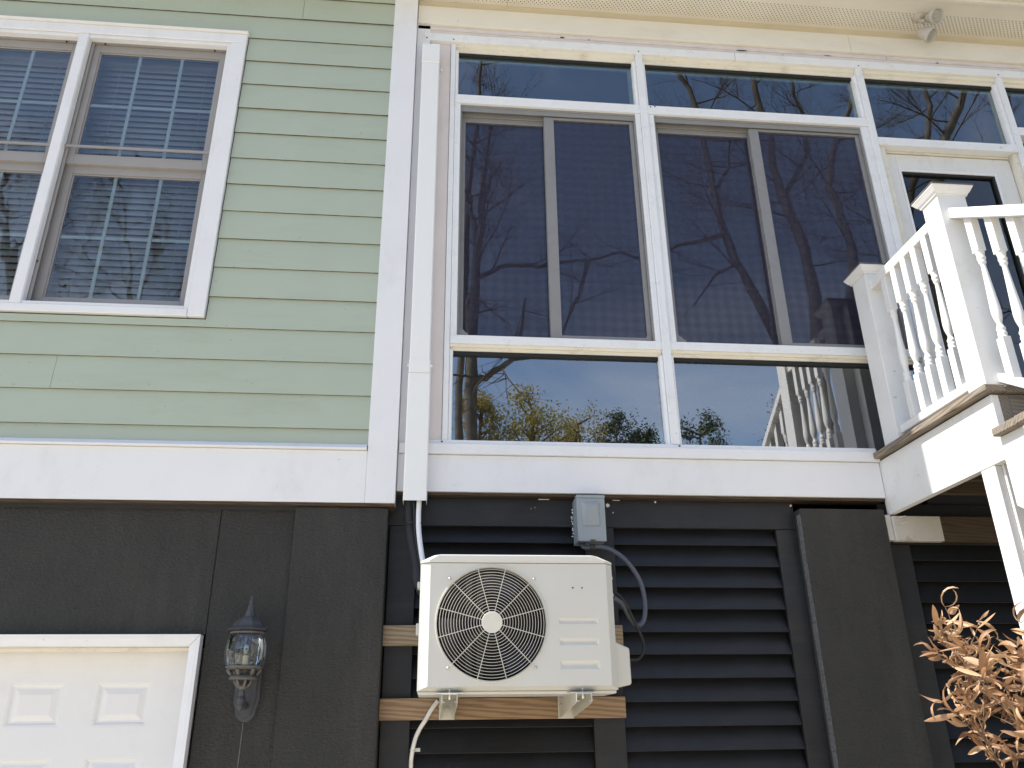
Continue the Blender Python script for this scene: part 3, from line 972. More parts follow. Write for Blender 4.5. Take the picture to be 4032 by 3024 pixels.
bd.build('glazing_bead', M['alu'], gdr, .003)
gk = MB()
gk.box(3.003, 3.655, .103, .118, 4.950, 4.966)
gk.box(3.640, 3.655, .103, .118, 3.2, 4.95)
gk.build('gasket', M['gasket'], gdr)
pane(gdr, 3.0, 3.658, 3.19, 4.975, .121, M['glass_door'])
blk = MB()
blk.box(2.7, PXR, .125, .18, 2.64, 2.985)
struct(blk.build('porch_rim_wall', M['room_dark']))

# ------------------------------------------------------------------ eave over the porch
ev = thing('porch_eave', 'cream boxed eave with a band of punched vent holes above the porch windows', 'eave', (0, 0, 6.06))
for a, b in ((-9.2, -5.2), (-5.198, -1.52), (-1.518, .402), (.404, 4.06), (4.062, 9.2)):
    MB().box(a, b, -0.236, 0.10, 6.147, 6.160).build('soffit_panel', M['soffit'], ev, loc=(0, 0, 0))
for o in [c for c in ev.children]:
    # object space for the hole pattern = world x,y
    o.data.transform(Matrix.Translation(Vector(ev.location))); o.location = -Vector(ev.location)
for a, b in ((-0.192, 2.79), (2.792, 9.0)):
    box('frieze_board', M['frieze'], ev, a, b, 0.018, 0.11, 5.907, 6.062, .0015)
box('upper_frieze', M['tan'], ev, -0.192, 9.0, 0.052, 0.11, 6.0635, 6.1465, .001)
box('fascia', M['frieze'], ev, -9.3, 9.3, -0.262, -0.237, 6.138, 6.33, .002)
gu = MB()
gu.prism([(-0.263, 6.165), (-0.305, 6.165), (-0.330, 6.215), (-0.330, 6.295), (-0.263, 6.295)], 'x', -9.3, 9.3)
gu.build('gutter', M['frieze'], ev, .002)

fl_ = thing('floodlight', 'cream twin headed floodlight with two lamp cups under the vented soffit', 'floodlight', (3.27, -.10, 6.146))
MB().lathe([(.045, 0), (.045, -.012), (.036, -.022), (.015, -.026)], (3.27, -.10, 6.1465), 20).build('mount_plate', M['flood'], fl_)
def lamp_head(c, direction):
    dv = Vector(direction).normalized()
    q = dv.to_track_quat('Z', 'Y').to_matrix()
    m = MB()
    m.lathe([(.012, -.075), (.028, -.068), (.038, -.045), (.042, -.015), (.050, .0), (.053, .030), (.048, .032), (.046, .012), (.042, .004)], (0, 0, 0), 20)
    m.v = [tuple(q @ Vector(v) + Vector(c)) for v in m.v]
    o = m.build('lamp_cup', M['flood'], fl_)
    l = MB()
    l.lathe([(.0445, .006), (.040, .002), (.018, -.004), (.016, .008), (.009, .012)], (0, 0, 0), 18)
    l.v = [tuple(q @ Vector(v) + Vector(c)) for v in l.v]
    l.build('lens', M['flood_glass'], o)
lamp_head((3.312, -.185, 6.060), (.10, -.75, -.65))
lamp_head((3.300, -.100, 5.985), (.45, -.45, -.78))
kn = MB()
kn.tube([(3.262, -.10, 6.13), (3.262, -.115, 6.09), (3.275, -.135, 6.075)], .013, 8)
kn.tube([(3.272, -.10, 6.125), (3.278, -.095, 6.07), (3.286, -.096, 6.03)], .011, 8)
kn.build('swivel_knuckle', M['flood'], fl_)

# ------------------------------------------------------------------ conduit cover and the lines below it
cv = thing('conduit_cover', 'tall white plastic pipe cover running down beside the porch windows', 'pipe cover', (-.09, .02, 2.67))
def channel(x0, x1, y0, z0, z1, nm):
    m = MB()
    t, r = .003, .006
    out = [(x0, .06), (x0, y0 + r), (x0 + r, y0), (x1 - r, y0), (x1, y0 + r), (x1, .06)]
    inn = [(x1 - t, .06), (x1 - t, y0 + r), (x1 - r, y0 + t), (x0 + r, y0 + t), (x0 + t, y0 + r), (x0 + t, .06)]
    m.prism(out + inn, 'z', z0, z1)
    m.build(nm, M['pvc'], cv)
channel(-.153, -.043, -.030, 3.372, 5.520, 'cover_length')
channel(-.157, -.038, -.030, 2.668, 3.362, 'cover_length')
channel(-.155, -.040, -.034, 3.3625, 3.44, 'coupling')
c_ = MB()
c_.box(-.155, -.041, -.034, .058, 5.522, 5.680)
c_.build('end_cap', M['pvc'], cv, .004)
tb = MB()
for x, s in ((-.165, 1), (-.028, -1)):
    tb.box(x - .008, x + .008, .052, .058, 5.535, 5.555)
    tb.lathe([(.004, -.004), (.004, .004)], (x, .05, 5.548), 8, 'y')
for x in (-.1575, -.0365):
    tb.lathe([(.006, -.004), (.006, .004)], (x, -.028, 3.405), 8, 'y')
tb.build('fixing_tab', M['pvc'], cv)

def pipe(name, pts, rad, mat, label, cat, n=12, ribs=None):
    """swept line through points (Catmull-Rom), optional corrugation"""
    P = [Vector(p) for p in pts]
    P = [P[0] * 2 - P[1]] + P + [P[-1] * 2 - P[-2]]
    out = []
    for i in range(1, len(P) - 2):
        ln_ = (P[i + 1] - P[i]).length
        k = max(3, int(ln_ / (ribs / 2 if ribs else .02)))
        for s in range(k):
            t = s / k
            out.append(.5 * ((2 * P[i]) + (P[i + 1] - P[i - 1]) * t + (2 * P[i - 1] - 5 * P[i] + 4 * P[i + 1] - P[i + 2]) * t * t + (3 * P[i] - P[i - 1] - 3 * P[i + 1] + P[i + 2]) * t ** 3))
    out.append(P[-2])
    rr = [rad * (1.0 if (not ribs or i % 2) else .86) for i in range(len(out))]
    m = MB().tube(out, rr, n)
    base = out[-1]
    t = thing(name, label, cat, tuple(base))
    return t, m
t, m = pipe('insulated_pipe', [(-.125, .03, 2.75), (-.126, .03, 2.67), (-.122, .03, 2.60), (-.114, .025, 2.53), (-.100, .0, 2.46), (-.084, -.04, 2.39), (-.072, -.09, 2.33), (-.066, -.13, 2.26), (-.045, -.16, 2.20)], .024, M['foam'],
            'thick black foam covered pipe dropping out of the conduit cover', 'pipe')
m.build('pipe_sleeve', M['foam'], t)
t, m = pipe('signal_cable', [(-.104, -.002, 2.74), (-.104, -.002, 2.67), (-.098, -.006, 2.59), (-.089, -.02, 2.50), (-.078, -.06, 2.43), (-.066, -.10, 2.37), (-.052, -.13, 2.30)], .006, M['rubber'],
            'thin black ribbed cable between the foam pipe and the white tube', 'cable', 8, .010)
m.build('cable_jacket', M['rubber'], t)
t, m = pipe('white_tube', [(-.077, .0, 2.74), (-.077, .0, 2.66), (-.077, -.01, 2.595), (-.074, -.03, 2.53), (-.066, -.06, 2.46), (-.055, -.10, 2.39), (-.046, -.13, 2.34), (-.04, -.15, 2.28)], .0125, M['pvc'],
            'white wrapped tube leaving the conduit cover towards the air conditioner', 'tube')
m.build('tube_wrap', M['pvc'], t)
zt_ = MB()
zt_.tube([(-.150, .02, 2.553), (-.130, -.004, 2.557), (-.10, -.020, 2.562), (-.062, -.028, 2.553), (-.058, .0, 2.552)], .003, 6)
tag(zt_.build('zip_tie', M['rubber']), 'black zip tie round the pipes under the conduit cover', 'zip tie')

# ------------------------------------------------------------------ black louvers
def louvers(label, x0, x1, stiles, z_top, header, bottoms, skew=0):
    t = thing('louver_panel', label, 'louvers', ((x0 + x1) / 2, .10, 0), 'black louvered openings under the porch')
    box('header_board', M['black_wood'], t, header[0], header[1], .098, .125, z_top, 2.7165, .002)
    for a, b in stiles:
        box('stile_board', M['black_wood'], t, a, b, .1005, .125, 0, z_top - .002, .002)
    prof = [(.1085, 0), (.116, -.002), (.190, .133), (.183, .137)]
    L_ = x1 - x0
    o = MB().prism(prof, 'x', 0, L_).build('slat', M['black_wood'], t, .001, loc=(x0 - t.location.x, 0 - t.location.y, bottoms[0]))
    # vertices were offset for the object's own location: rebuild in local space
    o.data.transform(Matrix.Translation((x0, 0, bottoms[0])))
    for z in bottoms[1:]:
        cc = copy_of(o, (x0 - t.location.x, -t.location.y + random.uniform(-.002, .002), z), t)
        cc.rotation_euler = (random.uniform(-.012, .012), random.uniform(-.0016, .0016), 0)
    return t
bots = [2.487 - .1083 * k for k in range(23) if 2.487 - .1083 * k > .03]
louvers('black louvers of the narrow bay behind the air conditioner', -.085, .776, [(-.221, -.086), (.777, .9275)], 2.572, (-.228, 1.9), [z + .004 for z in bots])
louvers('black louvers of the wide open bay right of the grey conduit', .929, 1.800, [(1.801, 1.9105)], 2.5725, (1.902, 1.9105), bots)
louvers('shadowed black louvers under the stair landing behind the dead shrub', 2.53, 3.9, [(2.39, 2.528), (3.902, 4.05)], 2.50, (2.39, 4.05), [z - .07 for z in bots])
pk = MB()
for x, z, s in ((.905, 2.688, .014), (1.90, 2.70, .008), (1.16, 2.710, .007), (.93, 2.65, .004), (.52, 2.672, .003), (.50, 2.665, .0025)):
    k = 7
    pts = [(x + s * random.uniform(.5, 1) * math.cos(2 * PI * i / k), .0955, z + s * random.uniform(.5, 1) * math.sin(2 * PI * i / k)) for i in range(k)]
    pk.add(pts + [(a, .0985, b) for a, _, b in pts], [tuple(range(k))] + [(i, (i + 1) % k, k + (i + 1) % k, k + i) for i in range(k)])
ob = pk.build('paint_chip', M['bead'], [o for o in COL.objects if o.name == 'louver_panel'][0])
ob['kind'] = 'stuff'
cau = MB()
random.seed(3)
x = -.02
while x < 1.89:
    w = random.uniform(.03, .12)
    if random.random() < .38 and not (.69 < x < .88):
        h = random.uniform(.0008, .0026)
        cau.box(x, x + w, .094, .0985, 2.7155 - h, 2.7172)
    x += w + random.uniform(0, .02)
oc = cau.build('old_caulk', M['bead'], [o for o in COL.objects if o.name == 'louver_panel'][0])
oc['kind'] = 'stuff'

# ------------------------------------------------------------------ timber beams, brackets
BG = 'bare pine beams that carry the air conditioner'
def beam(name, mat, x0, x1, z0, z1, label):
    bmx = MB().box(x0, x1, .060, .0985, z0, z1)
    o = bmx.build(name, mat, None, .003, 2)
    tag(o, label, 'beam', BG)
    return o
beam('timber_beam', M['beam_light'], -.2275, .934, 1.986, 2.079, 'pale knotty pine beam crossing behind the middle of the air conditioner')
beam('timber_beam', M['beam_dark'], -.2275, .926, 1.658, 1.752, 'reddish pine beam under the air conditioner carrying its two brackets')
def bracket(x0, x1, label):
    t = thing('wall_bracket', label, 'bracket', ((x0 + x1) / 2, .057, 1.66), 'cream steel brackets under the air conditioner')
    yf = -.442
    side = [(.057, 1.660), (.057, 1.748), (yf, 1.748), (yf, 1.716), (yf + .03, 1.708)]
    for x in (x0, x1 - .0025):
        MB().prism(side, 'x', x, x + .0025).build('side_plate', M['bracket'], t)
    for x in (x0 + .003, x1 - .006):
        MB().box(x + (.0 if x < x0 + .01 else -.006), x + (.009 if x < x0 + .01 else .003), yf, yf + .03, 1.716, 1.7185).build('front_lip', M['bracket'], t)
    box('top_plate', M['bracket'], t, x0 + .0026, x1 - .0026, yf, .057, 1.7455, 1.748, 0)
    box('wall_plate', M['bracket'], t, x0 - .004, x1 + .004, .0555, .0595, 1.658, 1.754, .001)
    xm = (x0 + x1) / 2
    MB().lathe([(.004, -.022), (.004, -.0205), (.008, -.02), (.008, -.003), (.008, .006), (.004, .0065), (.004, .022)], (xm, yf + .035, 1.7485), 8).build('bolt', M['steel'], t)
    MB().lathe([(.011, -.008), (.011, 0)], (xm, .055, 1.70), 10, 'y').build('bolt', M['steel'], t)
    MB().lathe([(.006, -.005), (.006, 0)], (x0 - .001, -.02, 1.715), 8, 'x').build('bolt', M['steel'], t)
bracket(.051, .115, 'cream steel bracket under the fan half of the air conditioner')
bracket(.606, .672, 'cream steel bracket under the plain half of the air conditioner')

# ------------------------------------------------------------------ air conditioner
ac = thing('air_conditioner', 'cream outdoor air conditioner with a round fan guard on two pine beams', 'air conditioner', (.37, -.25, 1.748))
YF, YB = -.420, -.09
X0, X1, XO0, XO1 = -.009, .764, -.052, .797
ZB, ZT = 1.778, 2.284
FC, FR = (.2575, 2.033), .2385
body = MB()
# front face, fan half: rectangle with round hole
fx0, fx1 = X0, .527
NA = 96
angs = sorted(set([2 * PI * i / NA for i in range(NA)] + [math.atan2(z - FC[1], x - FC[0]) % (2 * PI) for x in (fx0, fx1) for z in (ZB, ZT)]))
ring_o, ring_i = [], []
for a_ in angs:
    c_, s_ = math.cos(a_), math.sin(a_)
    tx = ((fx1 if c_ > 0 else fx0) - FC[0]) / c_ if abs(c_) > 1e-9 else 1e9
    tz = ((ZT if s_ > 0 else ZB) - FC[1]) / s_ if abs(s_) > 1e-9 else 1e9
    t_ = min(tx, tz)
    ring_o.append((FC[0] + t_ * c_, YF, FC[1] + t_ * s_))
    ring_i.append((FC[0] + FR * c_, YF, FC[1] + FR * s_))
n = len(angs)
lip = [(FC[0] + (FR - .004) * math.cos(a_), YF + .004, FC[1] + (FR - .004) * math.sin(a_)) for a_ in angs]
deep = [(FC[0] + (FR - .005) * math.cos(a_), YF + .016, FC[1] + (FR - .006) * math.sin(a_)) for a_ in angs]
body.add(ring_o + ring_i + lip + deep, [(k * n + i, k * n + (i + 1) % n, (k + 1) * n + (i + 1) % n, (k + 1) * n + i) for k in range(3) for i in range(n)])
# plain half with three pressed grooves
gro = [(.546, .717, 2.026, 2.050), (.546, .717, 1.939, 1.968), (.546, .717, 1.842, 1.877)]
holes_sheet(body, [fx1, X1], [ZB, ZT], gro, YF)
for a_, b_, c_, d_ in gro:
    h = (d_ - c_)
    zm = c_ + h * .5
    dp = .003 + h * .15
    o4 = [(a_, YF, c_), (b_, YF, c_), (b_, YF, d_), (a_, YF, d_)]
    i4 = [(a_ + h * .35, YF + dp, zm - h * .10), (b_ - h * .35, YF + dp, zm - h * .10), (b_ - h * .35, YF + dp, zm + h * .10), (a_ + h * .35, YF + dp, zm + h * .10)]
    body.add(o4 + i4, [(0, 1, 5, 4), (1, 2, 6, 5), (2, 3, 7, 6), (3, 0, 4, 7), (4, 5, 6, 7)])
# chamfers and sides
YS = YF + .034
pF = [(X0, YF, ZB), (X1, YF, ZB), (X1, YF, ZT), (X0, YF, ZT)]
ZO = 1.762
pO = [(XO0, YS, ZO), (XO1, YS, ZO), (XO1, YS, ZT), (XO0, YS, ZT)]
body.add(pF + pO, [(0, 4, 5, 1), (1, 5, 6, 2), (3, 7, 4, 0)])
body.add([(XO0, YS, ZO), (XO0, YS, ZT), (XO0, YB, ZT), (XO0, YB, ZO)], [(0, 1, 2, 3)])
body.add([(XO1, YS, ZO), (XO1, YS, ZT), (XO1, YB, ZT), (XO1, YB, ZO)], [(0, 3, 2, 1)])
body.add([(XO0, YB, ZO), (XO0, YB, ZT), (XO1, YB, ZT), (XO1, YB, ZO)], [(0, 1, 2, 3)])
body.add([(XO0, YS, ZO), (XO1, YS, ZO), (XO1, YB, ZO), (XO0, YB, ZO)], [(0, 1, 2, 3)])
body.add([(XO0, YS, ZT), (X0, YF, ZT), (X1, YF, ZT), (XO1, YS, ZT), (XO1, YB, ZT), (XO0, YB, ZT)], [(0, 1, 2, 3, 4, 5)])
bo = body.build('cabinet', M['cabinet'], ac)
lidp = MB()
def lid_ring(z, gx0, gx1, gy, ch):
    return [(gx0, gy + ch, z), (gx0 + ch, gy, z), (gx1 - ch, gy, z), (gx1, gy + ch, z), (gx1, YB + .01, z), (gx0, YB + .01, z)]
rings = [lid_ring(2.2865, XO0 - .002, XO1 + .002, YF - .006, .040), lid_ring(2.296, XO0 - .003, XO1 + .002, YF - .007, .040), lid_ring(2.319, .004, .732, YF - .005, .02), lid_ring(2.324, .016, .720, YF + .012, .02)]
vv = [p for r_ in rings for p in r_]
ff = [(k * 6 + i, k * 6 + (i + 1) % 6, (k + 1) * 6 + (i + 1) % 6, (k + 1) * 6 + i) for k in range(3) for i in range(6)] + [tuple(range(5, -1, -1)), tuple(range(18, 24))]
lidp.add(vv, ff)
lidp.build('top_lid', M['cabinet'], ac, .003, 2)
bp = MB()
bp.box(XO0 + .004, XO1 - .006, YF + .045, YB, 1.7485, 1.7615)
bp.box(.13, .30, YF + .040, YF + .06, 1.752, 1.761)
bp.box(.33, .58, YF + .040, YF + .06, 1.750, 1.761)
bp.build('base_pan', M['cabinet'], ac, .003)
box('foot_rail', M['cabinet'], ac, .03, .14, YF - .01, YB, 1.7482, 1.7525, .001)
box('foot_rail', M['cabinet'], ac, .585, .695, YF - .01, YB, 1.7482, 1.7525, .001)
# fan guard
gd_ = MB()
def gy(r):
    return YF - .004 - .010 * (1 - (r / .245) ** 2)
NR = 16
for i in range(NR):
    r_ = .0530 + .0122 * i
    if r_ > FR: break
    pts = [(FC[0] + r_ * math.cos(2 * PI * k / 64), gy(r_), FC[1] + r_ * math.sin(2 * PI * k / 64)) for k in range(65)]
    gd_.tube(pts, .0011, 5, False)
for r_, y_ in ((.2365, YF + .004), (.2365, YF + .014), (.240, YF - .003)):
    pts = [(FC[0] + r_ * math.cos(2 * PI * k / 72), y_, FC[1] + r_ * math.sin(2 * PI * k / 72)) for k in range(73)]
    gd_.tube(pts, .0022, 5, False)
for k in range(12):
    a_ = R(15 + 30 * k)
    rend = .2575 if k % 3 == 1 else .2395
    gd_.tube([(FC[0] + r_ * math.cos(a_), gy(r_) + (.0028 if r_ < .24 else .004), FC[1] + r_ * math.sin(a_)) for r_ in (.040, .09, .15, .20, rend)], .0019, 5)
gd_.build('fan_guard', M['guard'], ac)
MB().lathe([(.0445, .006), (.0445, -.002), (.043, -.003), (.002, -.003)], (FC[0], YF - .013, FC[1]), 40, 'y', False).build('hub_cap', M['guard'], ac)
for k in (1, 4, 7, 10):
    a_ = R(15 + 30 * k)
    MB().lathe([(.0065, 0), (.007, -.003), (.0055, -.007), (.0025, -.009)], (FC[0] + .2595 * math.cos(a_), YF, FC[1] + .2595 * math.sin(a_)), 12, 'y').build('guard_screw', M['steel'], ac)
shr = MB()
shr.add([(FC[0] + (FR - .0045) * math.cos(2 * PI * i / 64), y_, FC[1] + (FR - .0045) * math.sin(2 * PI * i / 64)) for y_ in (YF + .0165, YF + .13) for i in range(64)], [(i, (i + 1) % 64, 64 + (i + 1) % 64, 64 + i) for i in range(64)], 0, True)
shr.build('fan_shroud', M['dark'], ac)
fan = MB()
fan.lathe([(.05, -.03), (.05, .05), (.03, .06)], (FC[0], -.32, FC[1]), 24, 'y')
for b_ in range(3):
    a0 = R(62 + 120 * b_)
    vv = []
    for i in range(7):
        rr = .045 + (.225 - .045) * i / 6
        for j in range(6):
            tw = -.42 + .84 * j / 5
            w_ = .55 + .55 * (i / 6)
            aa = a0 + tw * w_ + .30 * (i / 6)
            vv.append((FC[0] + rr * math.cos(aa), -.345 + .075 * (j / 5), FC[1] + rr * math.sin(aa)))
    fan.add(vv, [(i * 6 + j, i * 6 + j + 1, (i + 1) * 6 + j + 1, (i + 1) * 6 + j) for i in range(6) for j in range(5)], smooth=True)
fan.build('fan', M['fan'], ac)
mo = MB()
mo.box(.155, .180, -.25, -.235, 1.80, 2.27)
mo.box(.205, .230, -.25, -.235, 1.80, 2.27)
mo.box(.145, .30, -.262, -.232, 1.985, 2.075)
mo.build('motor_mount', M['motor'], ac)
co = MB()
co.box(XO0 + .004, .525, -.205, -.20, ZO + .005, ZT - .004)
co.build('coil', M['dark'], ac)
dt = MB()
for x in (.613, .654):
    dt.lathe([(.0035, -.0012), (.0035, .002)], (x, YF, 2.180), 12, 'y')
dt.build('badge_hole', M['gasket'], ac)
vc = MB()
prof = [(YF + .08, 1.772), (-.11, 1.772), (-.11, 1.985), (YF + .08, 1.965)]
o_ = [(XO1 + .0005, y, z) for y, z in prof]
i_ = [(XO1 + .078, YF + .11, 1.786), (XO1 + .078, -.13, 1.786), (XO1 + .078, -.13, 1.942), (XO1 + .078, YF + .11, 1.938)]
vc.add(o_ + i_, [(0, 1, 5, 4), (1, 2, 6, 5), (2, 3, 7, 6), (3, 0, 4, 7), (4, 5, 6, 7), (0, 3, 2, 1)])
vc.build('valve_cover', M['cabinet'], ac, .012, 3)
for z0, z1 in ((2.225, 2.268), (2.150, 2.194)):
    k = MB()
    k.prism([(XO1 + .0005, z0), (XO1 + .0005, z1), (XO1 + .020, z1 - .014), (XO1 + .024, z0 + .016), (XO1 + .014, z0 + .004)], 'y', -.30, -.20)
    k.build('side_grip', M['cabinet'], ac, .004, 2)
for z0, z1 in ((2.196, 2.224), (1.995, 2.045)):
    k = MB()
    k.box(XO0 - .014, XO0 - .0005, -.30, -.24, z0, z1)
    k.build('side_grip', M['cabinet'], ac, .005, 2)

# ------------------------------------------------------------------ disconnect box, conduit, cable, drain hose
db = thing('switch_box', 'grey metal switch box with a raised hood, fixed on the black louvers', 'switch box', (.787, .03, 2.47))
box('box_body', M['box_grey'], db, .716, .858, -.028, .097, 2.474, 2.702, .002)
cvx = MB()
cvx.box(.7155, .8585, -.040, -.0285, 2.470, 2.689)
cvx.box(.714, .860, -.044, .0, 2.6895, 2.7045)
cvx.build('box_cover', M['box_grey'], db, .0015)
hd = MB()
o_ = [(.742, -.0402, 2.545), (.830, -.0402, 2.545), (.834, -.0402, 2.672), (.738, -.0402, 2.672)]
i_ = [(.744, -.0455, 2.548), (.826, -.0455, 2.548), (.815, -.058, 2.650), (.757, -.058, 2.650)]
hd.add(o_ + i_, [(0, 1, 5, 4), (1, 2, 6, 5), (2, 3, 7, 6), (3, 0, 4, 7), (4, 5, 6, 7)])
hd.build('raised_hood', M['box_grey'], db, .004, 2)
box('latch', M['gasket'], db, .776, .802, -.0435, -.0405, 2.471, 2.477, .0005)
fo = MB()
random.seed(5)
for k in range(13):
    z = 2.52 + k * .0115 + random.uniform(-.003, .003)
    fo.lathe([(.001, -.004), (random.uniform(.004, .008), 0), (.001, .004)], (.7125 - random.uniform(0, .004), .075 + random.uniform(-.015, .015), z), 7)
fo.build('caulk_bead', M['trim'], db)
t, m = pipe('flexible_conduit', [(.747, .03, 2.474), (.750, .015, 2.452), (.768, .0, 2.444), (.795, -.01, 2.4455), (.835, -.018, 2.446), (.882, -.022, 2.430), (.935, -.022, 2.396), (.984, -.022, 2.340), (1.018, -.022, 2.273), (1.031, -.024, 2.207), (1.030, -.03, 2.141), (1.017, -.04, 2.092), (.992, -.06, 2.066), (.960, -.09, 2.066), (.925, -.13, 2.098), (.88, -.19, 2.145), (.83, -.24, 2.165)], .0125, M['conduit'],
            'grey flexible conduit looping from the switch box to the air conditioner', 'conduit', 12, .007)
m.build('conduit_sleeve', M['conduit'], t)
el = MB()
el.lathe([(.017, -.012), (.017, .012), (.013, .014)], (.790, -.0095, 2.445), 12, 'x')
el.lathe([(.016, -.004), (.016, .004)], (.747, .03, 2.472), 8)
el.build('fitting_nut', M['motor'], t)
t, m = pipe('power_cable', [(.83, -.24, 2.195), (.87, -.21, 2.175), (.905, -.18, 2.137), (.938, -.15, 2.085), (.966, -.13, 2.033), (.985, -.12, 1.987), (.985, -.12, 1.945), (.968, -.13, 1.915), (.94, -.15, 1.90), (.90, -.17, 1.90)], .0075, M['rubber'],
            'black braided cable hanging beside the valve cover of the air conditioner', 'cable', 8, .008)
m.build('cable_jacket', M['rubber'], t)
t, m = pipe('drain_hose', [(.04, .055, 1.74), (.01, .055, 1.70), (-.015, .055, 1.657), (-.036, .06, 1.626), (-.054, .065, 1.591), (-.064, .07, 1.557), (-.070, .075, 1.527), (-.074, .08, 1.49), (-.074, .082, 1.45), (-.072, .083, 1.2), (-.07, .083, .6), (-.07, .083, .05)], .0105, M['hose'],
            'cream corrugated drain hose coming down under the lower pine beam', 'hose', 10, .006)
m.build('hose_wall', M['hose'], t)
sp = MB()
sp.lathe([(.0125, -.005), (.0125, .005)], (-.0705, .0765, 1.533), 12)
sp.box(-.062, -.035, .094, .0965, 1.525, 1.540)
sp.build('hose_clip', M['steel'], t)

# ------------------------------------------------------------------ stair landing
ld = thing('stair_landing', 'white sided wooden stair landing with weathered nosing, in front of the glass door', 'landing', (3.0, -.45, 2.64))
box('side_board', M['deck_white'], ld, 2.410, 2.446, -.925, .056, 2.643, 2.937, .002)
box('nosing_board', M['deck'], ld, 2.372, 2.470, -.953, .060, 2.944, 2.977, .004)
x = 2.4735
while x < 3.9:
    w = min(.138, 3.92 - x)
    box('deck_board', M['deck'], ld, x, x + w, -.950 + random.uniform(-.006, .006), .054, 2.944, 2.976, .003)
    x += w + .005
box('rim_joist', M['deck_x'], ld, 2.494, 3.9, -.922, -.884, 2.665, 2.940, .002)
box('corner_block', M['deck'], ld, 2.448, 2.4925, -.924, -.88, 2.665, 2.940, .002)
for y in (-.70, -.47, -.24):
    box('joist', M['brown_wood'], ld, 2.447, 3.9, y - .019, y + .019, 2.68, 2.942, .002)
box('ledger', M['brown_wood'], ld, 2.6805, 4.05, .018, .058, 2.500, 2.632, .002)
box('ledger', M['ledger_white'], ld, 2.4135, 2.6785, .018, .058, 2.500, 2.632, .002, label='white painted end of the ledger with bent nails')
box('ledger_block', M['ledger_white'], ld, 2.380, 2.4115, .030, .085, 2.505, 2.640, .002)
nl = MB()
for z, y, x, dx in ((2.615, .018, 2.43, .03), (2.58, .018, 2.43, .032)):
    nl.tube([(x, y, z), (x + .008, y - .03, z + .002), (x + dx, y - .045, z + .006)], .0018, 6)
nl.build('nail', M['steel'], ld)
nh = MB()
random.seed(11)
for y, z in [(-.02 - .012 * i, 2.68 + .03 * i + random.uniform(-.01, .01)) for i in range(8)] + [(-.87 + random.uniform(-.03, .03), 2.67 + .028 * i) for i in range(9)] + [(-.6, 2.86), (-.72, 2.88), (-.75, 2.74), (-.8, 2.80), (-.3, 2.9)]:
    nh.lathe([(.0035, -.0008), (.0035, .002)], (2.410, y, z), 7, 'x')
nh.build('nail_head', M['old_trim'], ld)

# stairs down towards the viewer
RISE, RUN = .187, .283
sr = thing('staircase', 'wooden stairs with weathered treads coming down from the landing', 'stairs', (3.0, -2.8, 0))
NS = 15
for k in range(1, NS):
    zt = 2.960 - RISE * k
    y1 = -.926 - RUN * (k - 1)
    y0 = y1 - RUN - .02
    box('tread', M['deck_x'], sr, 2.362, 3.68, y0, y0 + .148, zt - .036, zt, .004)
    box('tread', M['deck_x'], sr, 2.366, 3.68, y0 + .153, y1 - .003, zt - .036, zt, .004)
for x in (2.400, 3.62):
    pr = [(-.9265, 2.960 - RISE - .038)]
    for k in range(1, NS):
        zt = 2.960 - RISE * k - .038
        y1 = -.9265 - RUN * (k - 1)
        pr += [(y1, zt), (y1 - RUN, zt)]
    yl = -.9265 - RUN * (NS - 1)
    pr += [(yl, 0.0), (yl + .30, 0.0), (-.9265, 2.44)]
    sg = MB()
    # sawtooth stringer cut into quads for a clean fill
    for k in range(1, NS):
        zt = 2.960 - RISE * k - .038
        ya, yb = -.9265 - RUN * (k - 1), -.9265 - RUN * k
        def low(y):
            return max(0.0, 2.44 + (y + .9265) * (2.44 / (-.9265 - (yl + .30)) * -1 * -1) * 1.0) if False else max(0.0, 2.44 * (y - (yl + .30)) / (-.9265 - (yl + .30)))
        sg.prism([(yb, max(low(yb), 0)), (ya, low(ya)), (ya, zt), (yb, zt)], 'x', x, x + .038)
    sg.build('stringer', M['deck_white'], sr)

sup = thing('support_post', 'white square post holding up the outer corner of the landing', 'post', (2.47, -.80, 0))
box('post_shaft', M['deck_white'], sup, 2.4475, 2.54, -.845, -.752, 0, 2.664, .003)
box('post_facing', M['deck_white'], sup, 2.412, 2.4465, -.835, -.742, 0, 2.642, .003)

